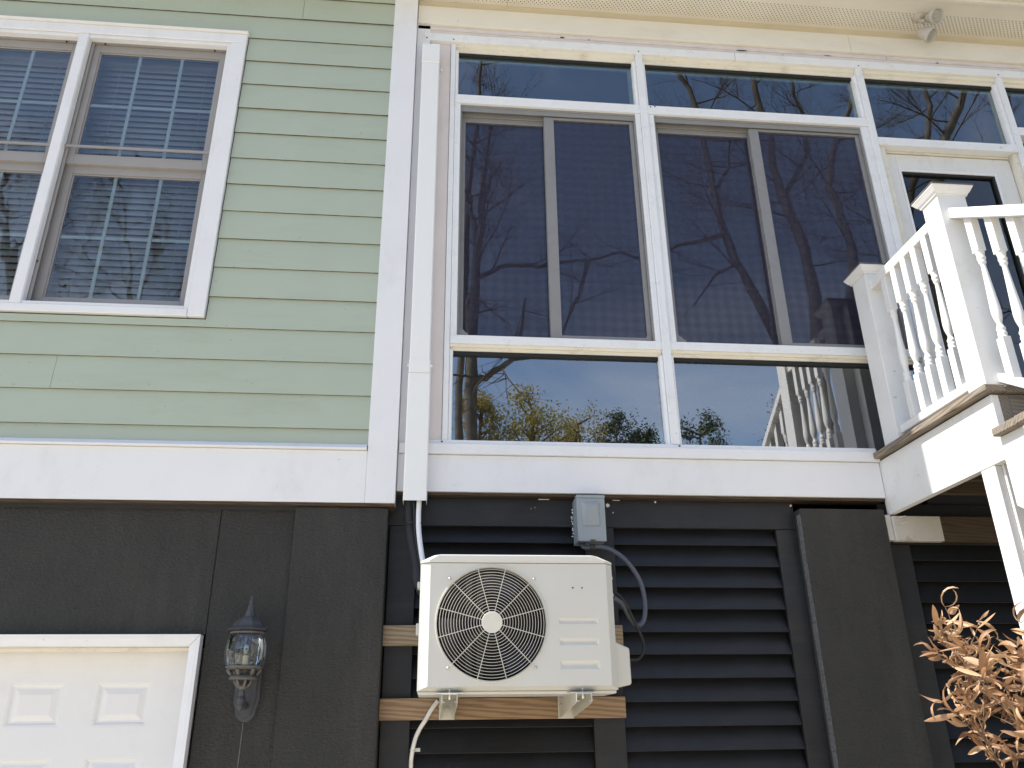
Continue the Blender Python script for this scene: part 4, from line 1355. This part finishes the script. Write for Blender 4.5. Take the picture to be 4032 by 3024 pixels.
# newel posts
NG = 'white capped newel posts on the landing'
def newel(x0, x1, y0, y1, zb, zt, label):
    t = thing('newel_post', label, 'post', ((x0 + x1) / 2, (y0 + y1) / 2, zb), NG)
    box('post_shaft', M['deck_white'], t, x0, x1, y0, y1, zb, zt - .001, .002)
    cx, cy = (x0 + x1) / 2, (y0 + y1) / 2
    hw, hd_ = (x1 - x0) / 2, (y1 - y0) / 2
    m = MB()
    lv = [(.001, zt - .034), (.008, zt - .034), (.009, zt - .026), (.016, zt - .020), (.027, zt), (.031, zt + .006), (.031, zt + .012)]
    rr = [[(cx - hw - e, cy - hd_ - e, z), (cx + hw + e, cy - hd_ - e, z), (cx + hw + e, cy + hd_ + e, z), (cx - hw - e, cy + hd_ + e, z)] for e, z in lv]
    m.add([p for q in rr for p in q], [(k * 4 + i, k * 4 + (i + 1) % 4, (k + 1) * 4 + (i + 1) % 4, (k + 1) * 4 + i) for k in range(len(lv) - 1) for i in range(4)] + [(3, 2, 1, 0), tuple(range((len(lv) - 1) * 4, len(lv) * 4))])
    m.build('cap_moulding', M['deck_white'], t)
    p = MB()
    e = .034
    q = [(cx - hw - e, cy - hd_ - e), (cx + hw + e, cy - hd_ - e), (cx + hw + e, cy + hd_ + e), (cx - hw - e, cy + hd_ + e)]
    p.add([(a, b, zt + .0125) for a, b in q] + [(a, b, zt + .020) for a, b in q] + [(cx, cy, zt + .05)], [(3, 2, 1, 0), (0, 1, 5, 4), (1, 2, 6, 5), (2, 3, 7, 6), (3, 0, 4, 7), (4, 5, 8), (5, 6, 8), (6, 7, 8), (7, 4, 8)])
    p.build('cap_plate', M['cap_dark'], t, .001)
    return t
newel(2.412, 2.562, -.913, -.790, 2.978, 4.036, 'taller looking white newel post at the outer corner of the landing, in full sun')
lown = newel(2.412, 2.556, -.186, -.047, 2.978, 4.024, 'white newel post close against the window wall, in shade')
box('sky_gap_block', M['deck_white'], lown, 2.474, 2.554, -.0465, .029, 2.99, 3.98, .002)  # unseen added block, hides a sky sliver mirrored in the low pane

def baluster_mesh(ztop, zt2=None):
    """square blocks top and bottom with a turned vase between; local z=0 at the bottom"""
    H = ztop
    m = MB()
    h = .021
    m.box(-h, h, -h, h, 0, .200)
    m.box(-h, h, -h, h, H - .200, H)
    v0, v1 = .200, H - .200
    def z(t): return v0 + (v1 - v0) * t
    prof = [(.0205, z(-.03)), (.0205, z(0)), (.0185, z(.012)), (.019, z(.03)), (.021, z(.045)), (.018, z(.062)), (.0165, z(.075)), (.0195, z(.09)), (.0195, z(.105)), (.015, z(.125)), (.0115, z(.15)), (.0125, z(.17)),
            (.0165, z(.20)), (.0205, z(.245)), (.0220, z(.29)), (.0215, z(.34)), (.0195, z(.43)), (.0165, z(.56)), (.0135, z(.70)), (.0115, z(.80)), (.011, z(.845)), (.0145, z(.86)), (.0175, z(.875)), (.0145, z(.89)), (.0175, z(.905)), (.0200, z(.925)), (.0165, z(.945)), (.0185, z(.97)), (.0210, z(1.0)), (.0205, z(1.03))]
    m.lathe(prof, (0, 0, 0), 14)
    return m
lr = thing('landing_railing', 'white railing of turned balusters along the side of the landing', 'railing', (2.455, -.48, 3.02))
box('top_rail', M['deck_white'], lr, 2.4315, 2.500, -.789, -.187, 3.886, 3.944, .004)
box('bottom_rail', M['deck_white'], lr, 2.4315, 2.475, -.789, -.187, 3.022, 3.066, .004)
b0 = None
for y in (-.31, -.41, -.51, -.607, -.708):
    if b0 is None:
        b0 = baluster_mesh(.886 - .066 + .0).build('baluster', M['deck_white'], None, .002)
        b0.parent = lr
        b0.location = (2.4535 - 2.455, y + .48, .0462)
    else:
        copy_of(b0, (2.4535 - 2.455, y + .48, .0462), lr)
srl = thing('stair_railing', 'white sloping stair railing with turned balusters, in full sun at the picture edge', 'railing', (2.50, -2.0, 1.9))
SL = RISE / RUN
def slope_rail(nm, za, zb, x0, x1):
    ya, yb = -.9145, -4.6
    m = MB()
    m.prism([(ya, za), (ya, zb), (yb, zb + SL * (yb - ya)), (yb, za + SL * (yb - ya))], 'x', x0, x1)
    m.build(nm, M['deck_white'], srl, .004)
slope_rail('top_rail', 3.866, 3.926, 2.452, 2.542)
slope_rail('bottom_rail', 3.002, 3.046, 2.474, 2.520)
y = -.985
bs = None
while y > -4.55:
    zt = 3.866 + SL * (y + .9145) + .012
    zbm = 3.046 + SL * (y + .9145) - .012
    if bs is None:
        bs = baluster_mesh(zt - zbm).build('baluster', M['deck_white'], None, .002)
        bs.parent = srl
        bs.location = (2.497 - 2.50, y + 2.0, zbm - 1.9)
    else:
        copy_of(bs, (2.497 - 2.50, y + 2.0, zbm - 1.9), srl)
    y -= .122
nb = thing('newel_post', 'white newel post at the foot of the stairs', 'post', (2.5, -4.67, 0), NG)
box('post_shaft', M['deck_white'], nb, 2.44, 2.56, -4.73, -4.61, 0, 1.55, .003)

# ------------------------------------------------------------------ dead shrub
random.seed(21)
sb = thing('dead_shrub', 'dead shrub with curled tan leaves in full sun beside the black louvers', 'shrub', (1.62, -1.88, 0))
def shape_ok(p):
    top = 1.965 - max(0.0, p.x - 1.9) * .8
    return p.z < top and (p.x > 1.295 + abs(p.z - 1.68) * .72 or p.z < 1.2)
leafm = []
def leaf_mesh(i):
    L_, W_ = random.uniform(.05, .095), random.uniform(.0048, .0088)
    curl, tw, fold = random.uniform(-2.6, 2.8), random.uniform(-2.2, 2.2), random.uniform(.2, .9)
    vv, n_ = [], 6
    p, ang = Vector((0, 0, 0)), 0.0
    for k in range(n_ + 1):
        t_ = k / n_
        w_ = W_ * math.sin(PI * min(1, t_ * .93 + .06)) ** .75
        roll = tw * t_
        side = Vector((0, math.cos(roll), math.sin(roll)))
        nrm = Vector((-math.sin(ang), -math.sin(roll) * math.cos(ang), math.cos(roll) * math.cos(ang)))
        vv += [p + side * w_ + nrm * w_ * fold, p, p - side * w_ + nrm * w_ * fold]
        ang += curl / n_
        p = p + Vector((math.cos(ang), 0, math.sin(ang))) * (L_ / n_)
    ff = []
    for k in range(n_):
        a_ = k * 3
        ff += [(a_, a_ + 1, a_ + 4, a_ + 3), (a_ + 1, a_ + 2, a_ + 5, a_ + 4)]
    me = bpy.data.meshes.new('leaf')
    me.from_pydata([tuple(v) for v in vv], [], ff)
    me.polygons.foreach_set('use_smooth', [True] * len(ff))
    me.materials.append(M['dead_leaf'])
    return me
leaf_meshes = [leaf_mesh(i) for i in range(14)]
leaves = []
def shrub_branch(p0, dirv, L_, r_, depth):
    pts, p, dv = [p0.copy()], p0.copy(), dirv.normalized()
    n_ = 6
    for k in range(n_):
        dv = (dv + Vector((random.uniform(-.16, .16), random.uniform(-.16, .16), random.uniform(-.06, .14)))).normalized()
        p = p + dv * (L_ / n_)
        pts.append(p.copy())
    keep = 1
    while keep <= n_ and shape_ok(pts[keep]):
        keep += 1
    pts = pts[:keep]
    if keep < 2:
        return
    stems.append((pts, [r_ * (1 - .75 * k / n_) for k in range(keep)]))
    n_ = keep - 1
    if depth > 0:
        for k in range(2, n_ + 1):
            for q in range(3 if depth == 2 else random.choice((1, 2, 2))):
                a_ = random.uniform(0, 2 * PI)
                o_ = Vector((math.cos(a_), math.sin(a_), random.uniform(.1, .8)))
                shrub_branch(pts[k], (dv * .7 + o_ * .8), L_ * random.uniform(.35, .55), r_ * .5, depth - 1)
    if depth <= 1:
        for k in range(1, n_ + 1):
            for q in range(random.choice((2, 3, 3)) if depth == 0 else 2):
                a_ = random.uniform(0, 2 * PI)
                o_ = Vector((math.cos(a_), math.sin(a_), random.uniform(-.7, .6)))
                leaves.append((pts[k].copy(), (dv * .5 + o_).normalized()))
stems = []
for hx, hy, lean, L_ in ((1.50, -1.88, (-.06, .02, 1), 1.25), (1.58, -1.84, (.0, .05, 1), 1.50), (1.66, -1.90, (.03, -.03, 1), 1.52), (1.54, -1.92, (-.08, -.05, 1), 1.22), (1.62, -1.95, (.0, -.06, 1), 1.45), (1.74, -1.86, (.04, .02, 1), 1.5), (1.68, -1.97, (-.05, -.03, 1), 1.42), (1.52, -1.86, (.0, .0, 1), 1.25), (1.60, -1.80, (-.03, .03, 1), 1.42), (1.56, -1.95, (.02, .0, 1), 1.34)):
    base = Vector((hx, hy, 0))
    top = base + Vector(lean).normalized() * .55
    stems.append(([base, (base + top) / 2 + Vector((.01, 0, 0)), top], [.013, .011, .009]))
    shrub_branch(top, Vector(lean), L_ - .55, .008, 2)
sm_ = MB()
for pts, rs in stems:
    sm_.tube(pts, rs, 5)
so = sm_.build('stem', M['stem'], sb)
print('shrub leaves', len(leaves))
camp = Vector((0, -4, 1.6))
def in_view(p):
    d_ = m3.transposed() @ (p - camp)
    x_, y_ = d_.x / -d_.z * 3200 + 2016, 1512 - d_.y / -d_.z * 3200
    return -60 < x_ < 4100 and -60 < y_ < 3100
leaves.sort(key=lambda q: (not in_view(q[0]), (q[0] - camp).length))
rest_v, rest_f = [], []
for i, (p, dv) in enumerate(leaves):
    me = random.choice(leaf_meshes)
    rot = dv.to_track_quat('X', 'Z').to_matrix().to_4x4() @ Matrix.Rotation(random.uniform(0, 6.28), 4, 'X')
    s_ = random.uniform(.8, 1.15)
    if i < 300:
        o = bpy.data.objects.new('leaf', me)
        COL.objects.link(o)
        o.parent = sb
        o.matrix_local = Matrix.Translation(p - Vector(sb.location)) @ rot @ Matrix.Scale(s_, 4)
    else:
        base = len(rest_v)
        for v in me.vertices:
            rest_v.append(tuple(p - Vector(sb.location) + (rot @ (v.co * s_))))
        rest_f += [tuple(base + k for k in pl.vertices) for pl in me.polygons]
if rest_f:
    me = bpy.data.meshes.new('leaves')
    me.from_pydata(rest_v, [], rest_f)
    me.materials.append(M['dead_leaf'])
    o = bpy.data.objects.new('leaves', me)
    COL.objects.link(o)
    o.parent = sb
    o['kind'] = 'stuff'

# ------------------------------------------------------------------ things inside the porch, faint through the glass
jr = thing('glass_jar', 'large clear glass jar standing inside behind the low windows', 'jar', (1.34, .42, 2.90))
MB().lathe([(.09, 0), (.13, .04), (.165, .16), (.17, .28), (.145, .40), (.12, .44), (.135, .46), (.13, .462), (.112, .44), (.138, .40), (.162, .28), (.157, .16), (.12, .05)], (1.34, .42, 2.90), 24).build('jar_wall', M['jar_glass'], jr)
pp = thing('potted_palm', 'fan palm in a pot inside the porch, faint behind the low window', 'plant', (1.75, .9, 2.90))
MB().lathe([(.10, 0), (.15, .26), (.165, .27), (.165, .30), (.14, .30)], (1.75, .9, 2.90), 18).build('pot', M['pot'], pp)
random.seed(9)
for k in range(9):
    a_ = 2 * PI * k / 9
    hub = Vector((1.75 + .28 * math.cos(a_), .9 - .12 + .25 * math.sin(a_), 3.40 + random.uniform(-.05, .3)))
    f_ = MB()
    f_.tube([(1.75, .9, 3.18), tuple((Vector((1.75, .9, 3.25)) + hub) / 2 + Vector((0, 0, .06))), tuple(hub)], .006, 5)
    out = Vector((math.cos(a_), math.sin(a_), .15)).normalized()
    sid = out.cross(Vector((0, 0, 1))).normalized()
    for q in range(13):
        b_ = R(-100 + 200 * q / 12)
        dv = (out * math.cos(b_) + sid * math.sin(b_)).normalized()
        pr_ = dv.cross(Vector((0, 0, 1))).normalized()
        L_ = .36
        f_.add([hub, hub + dv * L_ * .5 + pr_ * .014 + Vector((0, 0, .02)), hub + dv * L_ + Vector((0, 0, -.06)), hub + dv * L_ * .5 - pr_ * .014 + Vector((0, 0, .02))], [(0, 1, 2, 3)])
    f_.build('frond', M['palm'], pp)

# ------------------------------------------------------------------ trees across the yard (seen mirrored in the panes)
def grow(mb, p, dv, L_, r_, depth, droop=0.0, spread=.75, min_n=3):
    n_ = 5
    pts, rs = [p.copy()], [r_]
    d_ = dv.normalized()
    kids = []
    for k in range(n_):
        d_ = (d_ + Vector((random.uniform(-.2, .2), random.uniform(-.2, .2), random.uniform(-.12, .18) - droop))).normalized()
        p = p + d_ * (L_ / n_)
        pts.append(p.copy())
        rs.append(r_ * (1 - .72 * (k + 1) / n_))
        kids.append((p.copy(), d_.copy(), rs[-1]))
    mb.tube(pts, rs, 6 if depth > 1 else (4 if depth == 1 else 3), False)
    if depth > 0:
        for k, (q, dd, rr) in enumerate(kids):
            if k == 0 and depth > 1:
                continue
            for _ in range(3 if random.random() < .6 else 2):
                a_ = random.uniform(0, 2 * PI)
                o_ = Vector((math.cos(a_), math.sin(a_), random.uniform(-.15, .75)))
                grow(mb, q, dd * .8 + o_ * spread, L_ * random.uniform(.38, .62), max(rr * .5, .0035), depth - 1, droop, spread)

def bare_tree(label, trunk, r_, limbs=(), seed=1, nb=10, start=.35, blen=(2.2, 4.0), group='bare trees across the yard, mirrored in the panes', depth=2):
    random.seed(seed)
    P = [Vector(p) for p in trunk]
    b = P[0]
    base = Vector((b.x - .1, b.y - .15, 0))
    mid = (base + b) / 2 + Vector((.12, .1, 0))
    P = [base, mid] + P
    t = thing('bare_tree', label, 'tree', tuple(base), group)
    n_ = len(P)
    out, rs = [], []
    for i in range(n_ - 1):
        for s in range(3):
            tt = s / 3
            q = P[i].lerp(P[i + 1], tt)
            q += Vector((random.uniform(-.03, .03), random.uniform(-.03, .03), 0))
            out.append(q)
            f = (i + tt) / (n_ - 1)
            rs.append(r_ * (1.5 - .85 * f) * random.uniform(.92, 1.1))
    out.append(P[-1])
    rs.append(r_ * .5)
    MB().tube(out, rs, 9).build('trunk', M['bark'], t)
    cr = MB()
    for L_, lr_ in limbs:
        LP = [Vector(p) for p in L_]
        o2, r2 = [], []
        for i in range(len(LP) - 1):
            for s in range(3):
                o2.append(LP[i].lerp(LP[i + 1], s / 3) + Vector((random.uniform(-.03, .03), random.uniform(-.05, .05), random.uniform(-.03, .03))))
                r2.append(lr_ * (1 - .65 * (i + s / 3) / (len(LP) - 1)))
        o2.append(LP[-1]); r2.append(lr_ * .3)
        MB().tube(o2, r2, 7).build('limb', M['bark'], t)
        for q in range(2, len(o2), 2):
            a_ = random.uniform(0, 2 * PI)
            grow(cr, o2[q], Vector((math.cos(a_), math.sin(a_) * .6, random.uniform(-.7, .8))), random.uniform(.8, 1.9), r2[q] * .45, 1, .03)
    for k in range(nb):
        i = int(len(out) * (start + (1 - start) * (k + .5) / nb))
        i = min(i, len(out) - 1)
        a_ = random.uniform(0, 2 * PI)
        grow(cr, out[i], Vector((math.cos(a_), math.sin(a_), random.uniform(.1, .9))), random.uniform(*blen), min(rs[i] * .34, .028), depth)
    grow(cr, out[-1], out[-1] - out[-2], blen[1] * .8, min(rs[-1], .05), depth)
    c = cr.build('crown', M['twig'], t)
    return t

bare_tree('slender bare tree mirrored at the conduit side edge of the first porch bay', [(.51, -14.0, 8.54), (.6, -14.0, 10.77), (.61, -14.0, 12.37), (.66, -14.0, 13.78), (.69, -14.0, 14.97), (.76, -14.0, 16.05), (.86, -14.0, 17.01), (.97, -14.0, 17.85), (1.0, -14.0, 19.22), (1.05, -14.0, 20.29)], .075, seed=2, nb=8, start=.55, blen=(1.2, 2.2))
bare_tree('broken topped bare tree with one long level limb, mirrored in the first sliding bay', [(.71, -12.0, 7.79), (.72, -12.0, 9.31), (.75, -12.0, 10.59), (.83, -12.0, 11.69), (.93, -12.0, 12.72), (.97, -12.0, 13.79), (1.04, -12.0, 14.69)], .11,
          limbs=[([(.95, -12, 13.25), (1.15, -12, 14.0), (1.42, -12, 14.57)], .075),
                 ([(.71, -12.0, 9.8), (.66, -12.0, 10.6), (.83, -12.0, 11.2), (1.36, -12.0, 11.55), (2.12, -12.0, 11.6), (2.67, -12.0, 11.7), (3.55, -12.0, 11.82), (4.23, -12.0, 12.04), (4.78, -12.0, 11.94)], .075),
                 ([(.72, -12.0, 8.65), (1.05, -12.0, 8.74), (1.4, -12.0, 8.94), (1.66, -12.0, 9.25), (1.82, -12.0, 9.81), (1.94, -12.0, 10.76)], .09),
                 ([(3.44, -12.0, 11.81), (3.18, -12.0, 10.81), (2.88, -12.0, 10.2), (2.77, -12.0, 9.84)], .06),
                 ([(.85, -12, 12.3), (.70, -12.1, 13.1), (.66, -12.2, 13.7)], .09)], seed=4, nb=7, start=.5, blen=(1.2, 2.4))
bare_tree('leaning bare tree mirrored in the middle of the second sliding bay', [(8.61, -13.0, 9.56), (8.37, -13.0, 10.29), (7.94, -13.0, 11.44), (7.49, -13.0, 12.63), (7.27, -13.0, 13.88), (7.2, -13.0, 14.91), (7.13, -13.0, 15.97), (6.96, -13.0, 17.39), (6.84, -13.0, 18.21), (6.56, -13.0, 18.78)], .10,
          limbs=[([(7.3, -13, 13.4), (6.6, -13, 13.2), (5.8, -13, 12.9), (5.2, -13, 12.1)], .07), ([(7.5, -13, 12.5), (6.9, -13, 12.2), (6.3, -13, 11.3)], .05), ([(7.2, -13, 14.8), (7.7, -13, 15.6), (7.9, -13, 16.8)], .06)], seed=6, nb=9, start=.4, blen=(1.6, 3.0))
bare_tree('tall forked bare tree mirrored beside the landing post', [(10.33, -15.0, 10.51), (10.54, -15.0, 12.8), (10.46, -15.0, 14.32), (10.24, -15.0, 15.43), (10.07, -15.0, 16.24), (9.96, -15.0, 17.25), (10.02, -15.0, 18.67), (9.84, -15.0, 19.75), (9.75, -15.0, 20.79)], .14,
          limbs=[([(10.05, -15.0, 16.08), (10.61, -15.0, 16.95), (11.12, -15.0, 17.85), (11.2, -15.0, 19.3), (11.04, -15.0, 20.22), (11.05, -15.0, 20.99)], .095)], seed=8, nb=10, start=.35, blen=(2.0, 3.6))
bare_tree('crooked bare tree mirrored next to the second mullion', [(10.72, -14.0, 10.07), (11.0, -14.0, 12.26), (11.34, -14.0, 13.73), (11.14, -14.0, 15.25), (10.98, -14.0, 15.88), (11.32, -14.0, 17.05), (12.0, -14.0, 18.47), (12.5, -14.0, 19.58)], .115, seed=10, nb=10, start=.4, blen=(1.8, 3.2))
bare_tree('pale barked bare tree mirrored in the transom above the door', [(12.77, -13.0, 12.88), (13.66, -13.0, 15.6), (14.21, -13.0, 17.08), (14.66, -13.0, 17.78), (15.16, -13.0, 18.68), (15.75, -13.0, 19.61)], .13, seed=12, nb=9, start=.3, blen=(2.0, 3.5))
bare_tree('second bare tree mirrored in the transom above the door, slimmer and farther', [(14.25, -16.0, 14.81), (15.09, -16.0, 17.63), (16.03, -16.0, 19.74), (16.39, -16.0, 20.95), (16.36, -16.0, 21.96)], .11, seed=14, nb=9, start=.3, blen=(1.8, 3.2))
bare_tree('twiggy bare tree mirrored in the half of the twin window at the picture edge', [(-10.42, -15.0, 7.0), (-10.55, -15.0, 9.6), (-10.66, -15.0, 11.58), (-11.08, -15.0, 13.0), (-11.5, -15, 14.2)], .10, seed=16, nb=12, start=.3, blen=(2.0, 3.6))
bare_tree('twiggy bare tree mirrored in the twin window half by the corner board', [(-7.6, -15.5, 6.5), (-7.75, -15.6, 9.15), (-8.0, -15.6, 11.3), (-8.3, -15.6, 13.2)], .09, seed=18, nb=14, start=.3, blen=(2.0, 3.6))
bare_tree('small twiggy bare tree between the two mirrored in the twin window', [(-9.2, -19, 6.0), (-9.4, -19.0, 9.15), (-9.5, -19.2, 12.3), (-9.3, -19.2, 14.8)], .09, seed=19, nb=14, start=.3, blen=(2.0, 3.6))
bare_tree('bare tree mirrored in the glass of the white door', [(16.5, -13.5, 9.0), (16.6, -13.5, 12.0), (17.2, -13.5, 14.5), (17.0, -13.5, 17.0)], .16, seed=23, nb=14, start=.3, blen=(2.2, 4.0))

def leafy_tree(name, label, x, y, h, w, mat, seed, nl=18000, ls=.13, conic=False, group=None):
    random.seed(seed)
    t = thing(name, label, 'tree', (x, y, 0), group)
    tr = MB()
    tr.tube([(x, y, 0), (x + .15, y, h * .35), (x - .1, y + .1, h * .65), (x, y, h * .93)], [.28, .22, .14, .04], 8)
    cl = []
    for k in range(95):
        f = random.random()
        zc = h * (.30 + .66 * f)
        rr = w * (math.sin(PI * (.25 + .62 * f)) if not conic else (1.05 - f) * .8 + .15) * random.uniform(.25, 1.0)
        a_ = random.uniform(0, 2 * PI)
        c = Vector((x + rr * math.cos(a_), y + rr * math.sin(a_), zc))
        cl.append((c, random.uniform(.45, 1.0) * w * .30))
        tr.tube([(x, y, max(h * .25, zc - rr * .6)), tuple(c)], [.06, .02], 4, False)
    tr.build('trunk', M['bark'], t)
    cr = MB()
    vv, ff = [], []
    for k in range(nl):
        c, s_ = random.choice(cl)
        p = c + Vector((random.gauss(0, s_ * .55), random.gauss(0, s_ * .55), random.gauss(0, s_ * .5)))
        a_ = Vector((random.gauss(0, 1), random.gauss(0, 1), random.gauss(0, 1))).normalized()
        b_ = a_.orthogonal().normalized()
        l_ = ls * random.uniform(.5, 1.3)
        o_ = len(vv)
        vv += [p - a_ * l_ * .5, p + b_ * l_ * .22, p + a_ * l_ * .5, p - b_ * l_ * .22]
        ff.append((o_, o_ + 1, o_ + 2, o_ + 3))
    cr.add(vv, ff)
    cr.build('crown', mat, t)
YG = 'yellow green spring trees along the far edge of the yard'
PGp = 'dark pines along the far edge of the yard'
leafy_tree('spring_tree', 'rounded yellow green tree, tallest of those mirrored in the low window', 3.9, -27, 15.0, 2.4, M['spring_leaf'], 31, group=YG)
leafy_tree('spring_tree', 'yellow green tree mirrored at the low window edge by the conduit cover', 1.75, -26, 14.5, 1.7, M['spring_leaf'], 32, group=YG)
leafy_tree('spring_tree', 'rusty yellow tree mirrored next to the dark pine', 6.4, -30, 15.5, 2.2, M['spring_leaf'], 33, group=YG)
leafy_tree('spring_tree', 'yellow green tree past the others, mirrored behind the conduit cover', -2.2, -28, 14.2, 2.6, M['spring_leaf'], 34, group=YG)
leafy_tree('pine_tree', 'dark pine mirrored just left of the first mullion', 8.6, -32, 16.3, 1.9, M['pine_leaf'], 35, 17000, .15, group=PGp)
leafy_tree('pine_tree', 'lower dark pine mirrored at the first mullion behind the glass jar', 10.4, -34, 16.2, 1.7, M['pine_leaf'], 36, 17000, .15, group=PGp)
leafy_tree('pine_tree', 'broad dark pine mirrored in the low window by the landing', 12.9, -32.5, 16.6, 2.0, M['pine_leaf'], 37, 17000, .15, group=PGp)
leafy_tree('rusty_tree', 'rust coloured young tree mirrored beside the white stair rail', 15.6, -29, 15.8, 1.5, M['rust_leaf'], 38, 5000, .13)
# far wood closing the view
random.seed(40)
wv, wf = [], []
for k in range(7000):
    x_ = random.uniform(-70, 90)
    y_ = -48 - random.uniform(0, 14)
    top = 11.0 + 2.5 * noise.noise(Vector((x_ * .12, 0, 3))) + 1.5 * noise.noise(Vector((x_ * .5, 2, 3)))
    z_ = top * (1 - random.random() ** 1.8 * 1.0)
    p = Vector((x_, y_, max(.3, z_)))
    a_ = Vector((random.gauss(0, 1), random.gauss(0, 1), random.gauss(0, 1))).normalized()
    b_ = a_.orthogonal().normalized()
    l_ = random.uniform(.8, 2.0)
    o_ = len(wv)
    wv += [p - a_ * l_ * .5, p + b_ * l_ * .3, p + a_ * l_ * .5, p - b_ * l_ * .3]
    wf.append((o_, o_ + 1, o_ + 2, o_ + 3))
wd = MB().add(wv, wf).build('woods', M['pine_leaf'])
wd['kind'] = 'stuff'
wd['label'] = 'far mixed wood behind the yard trees'
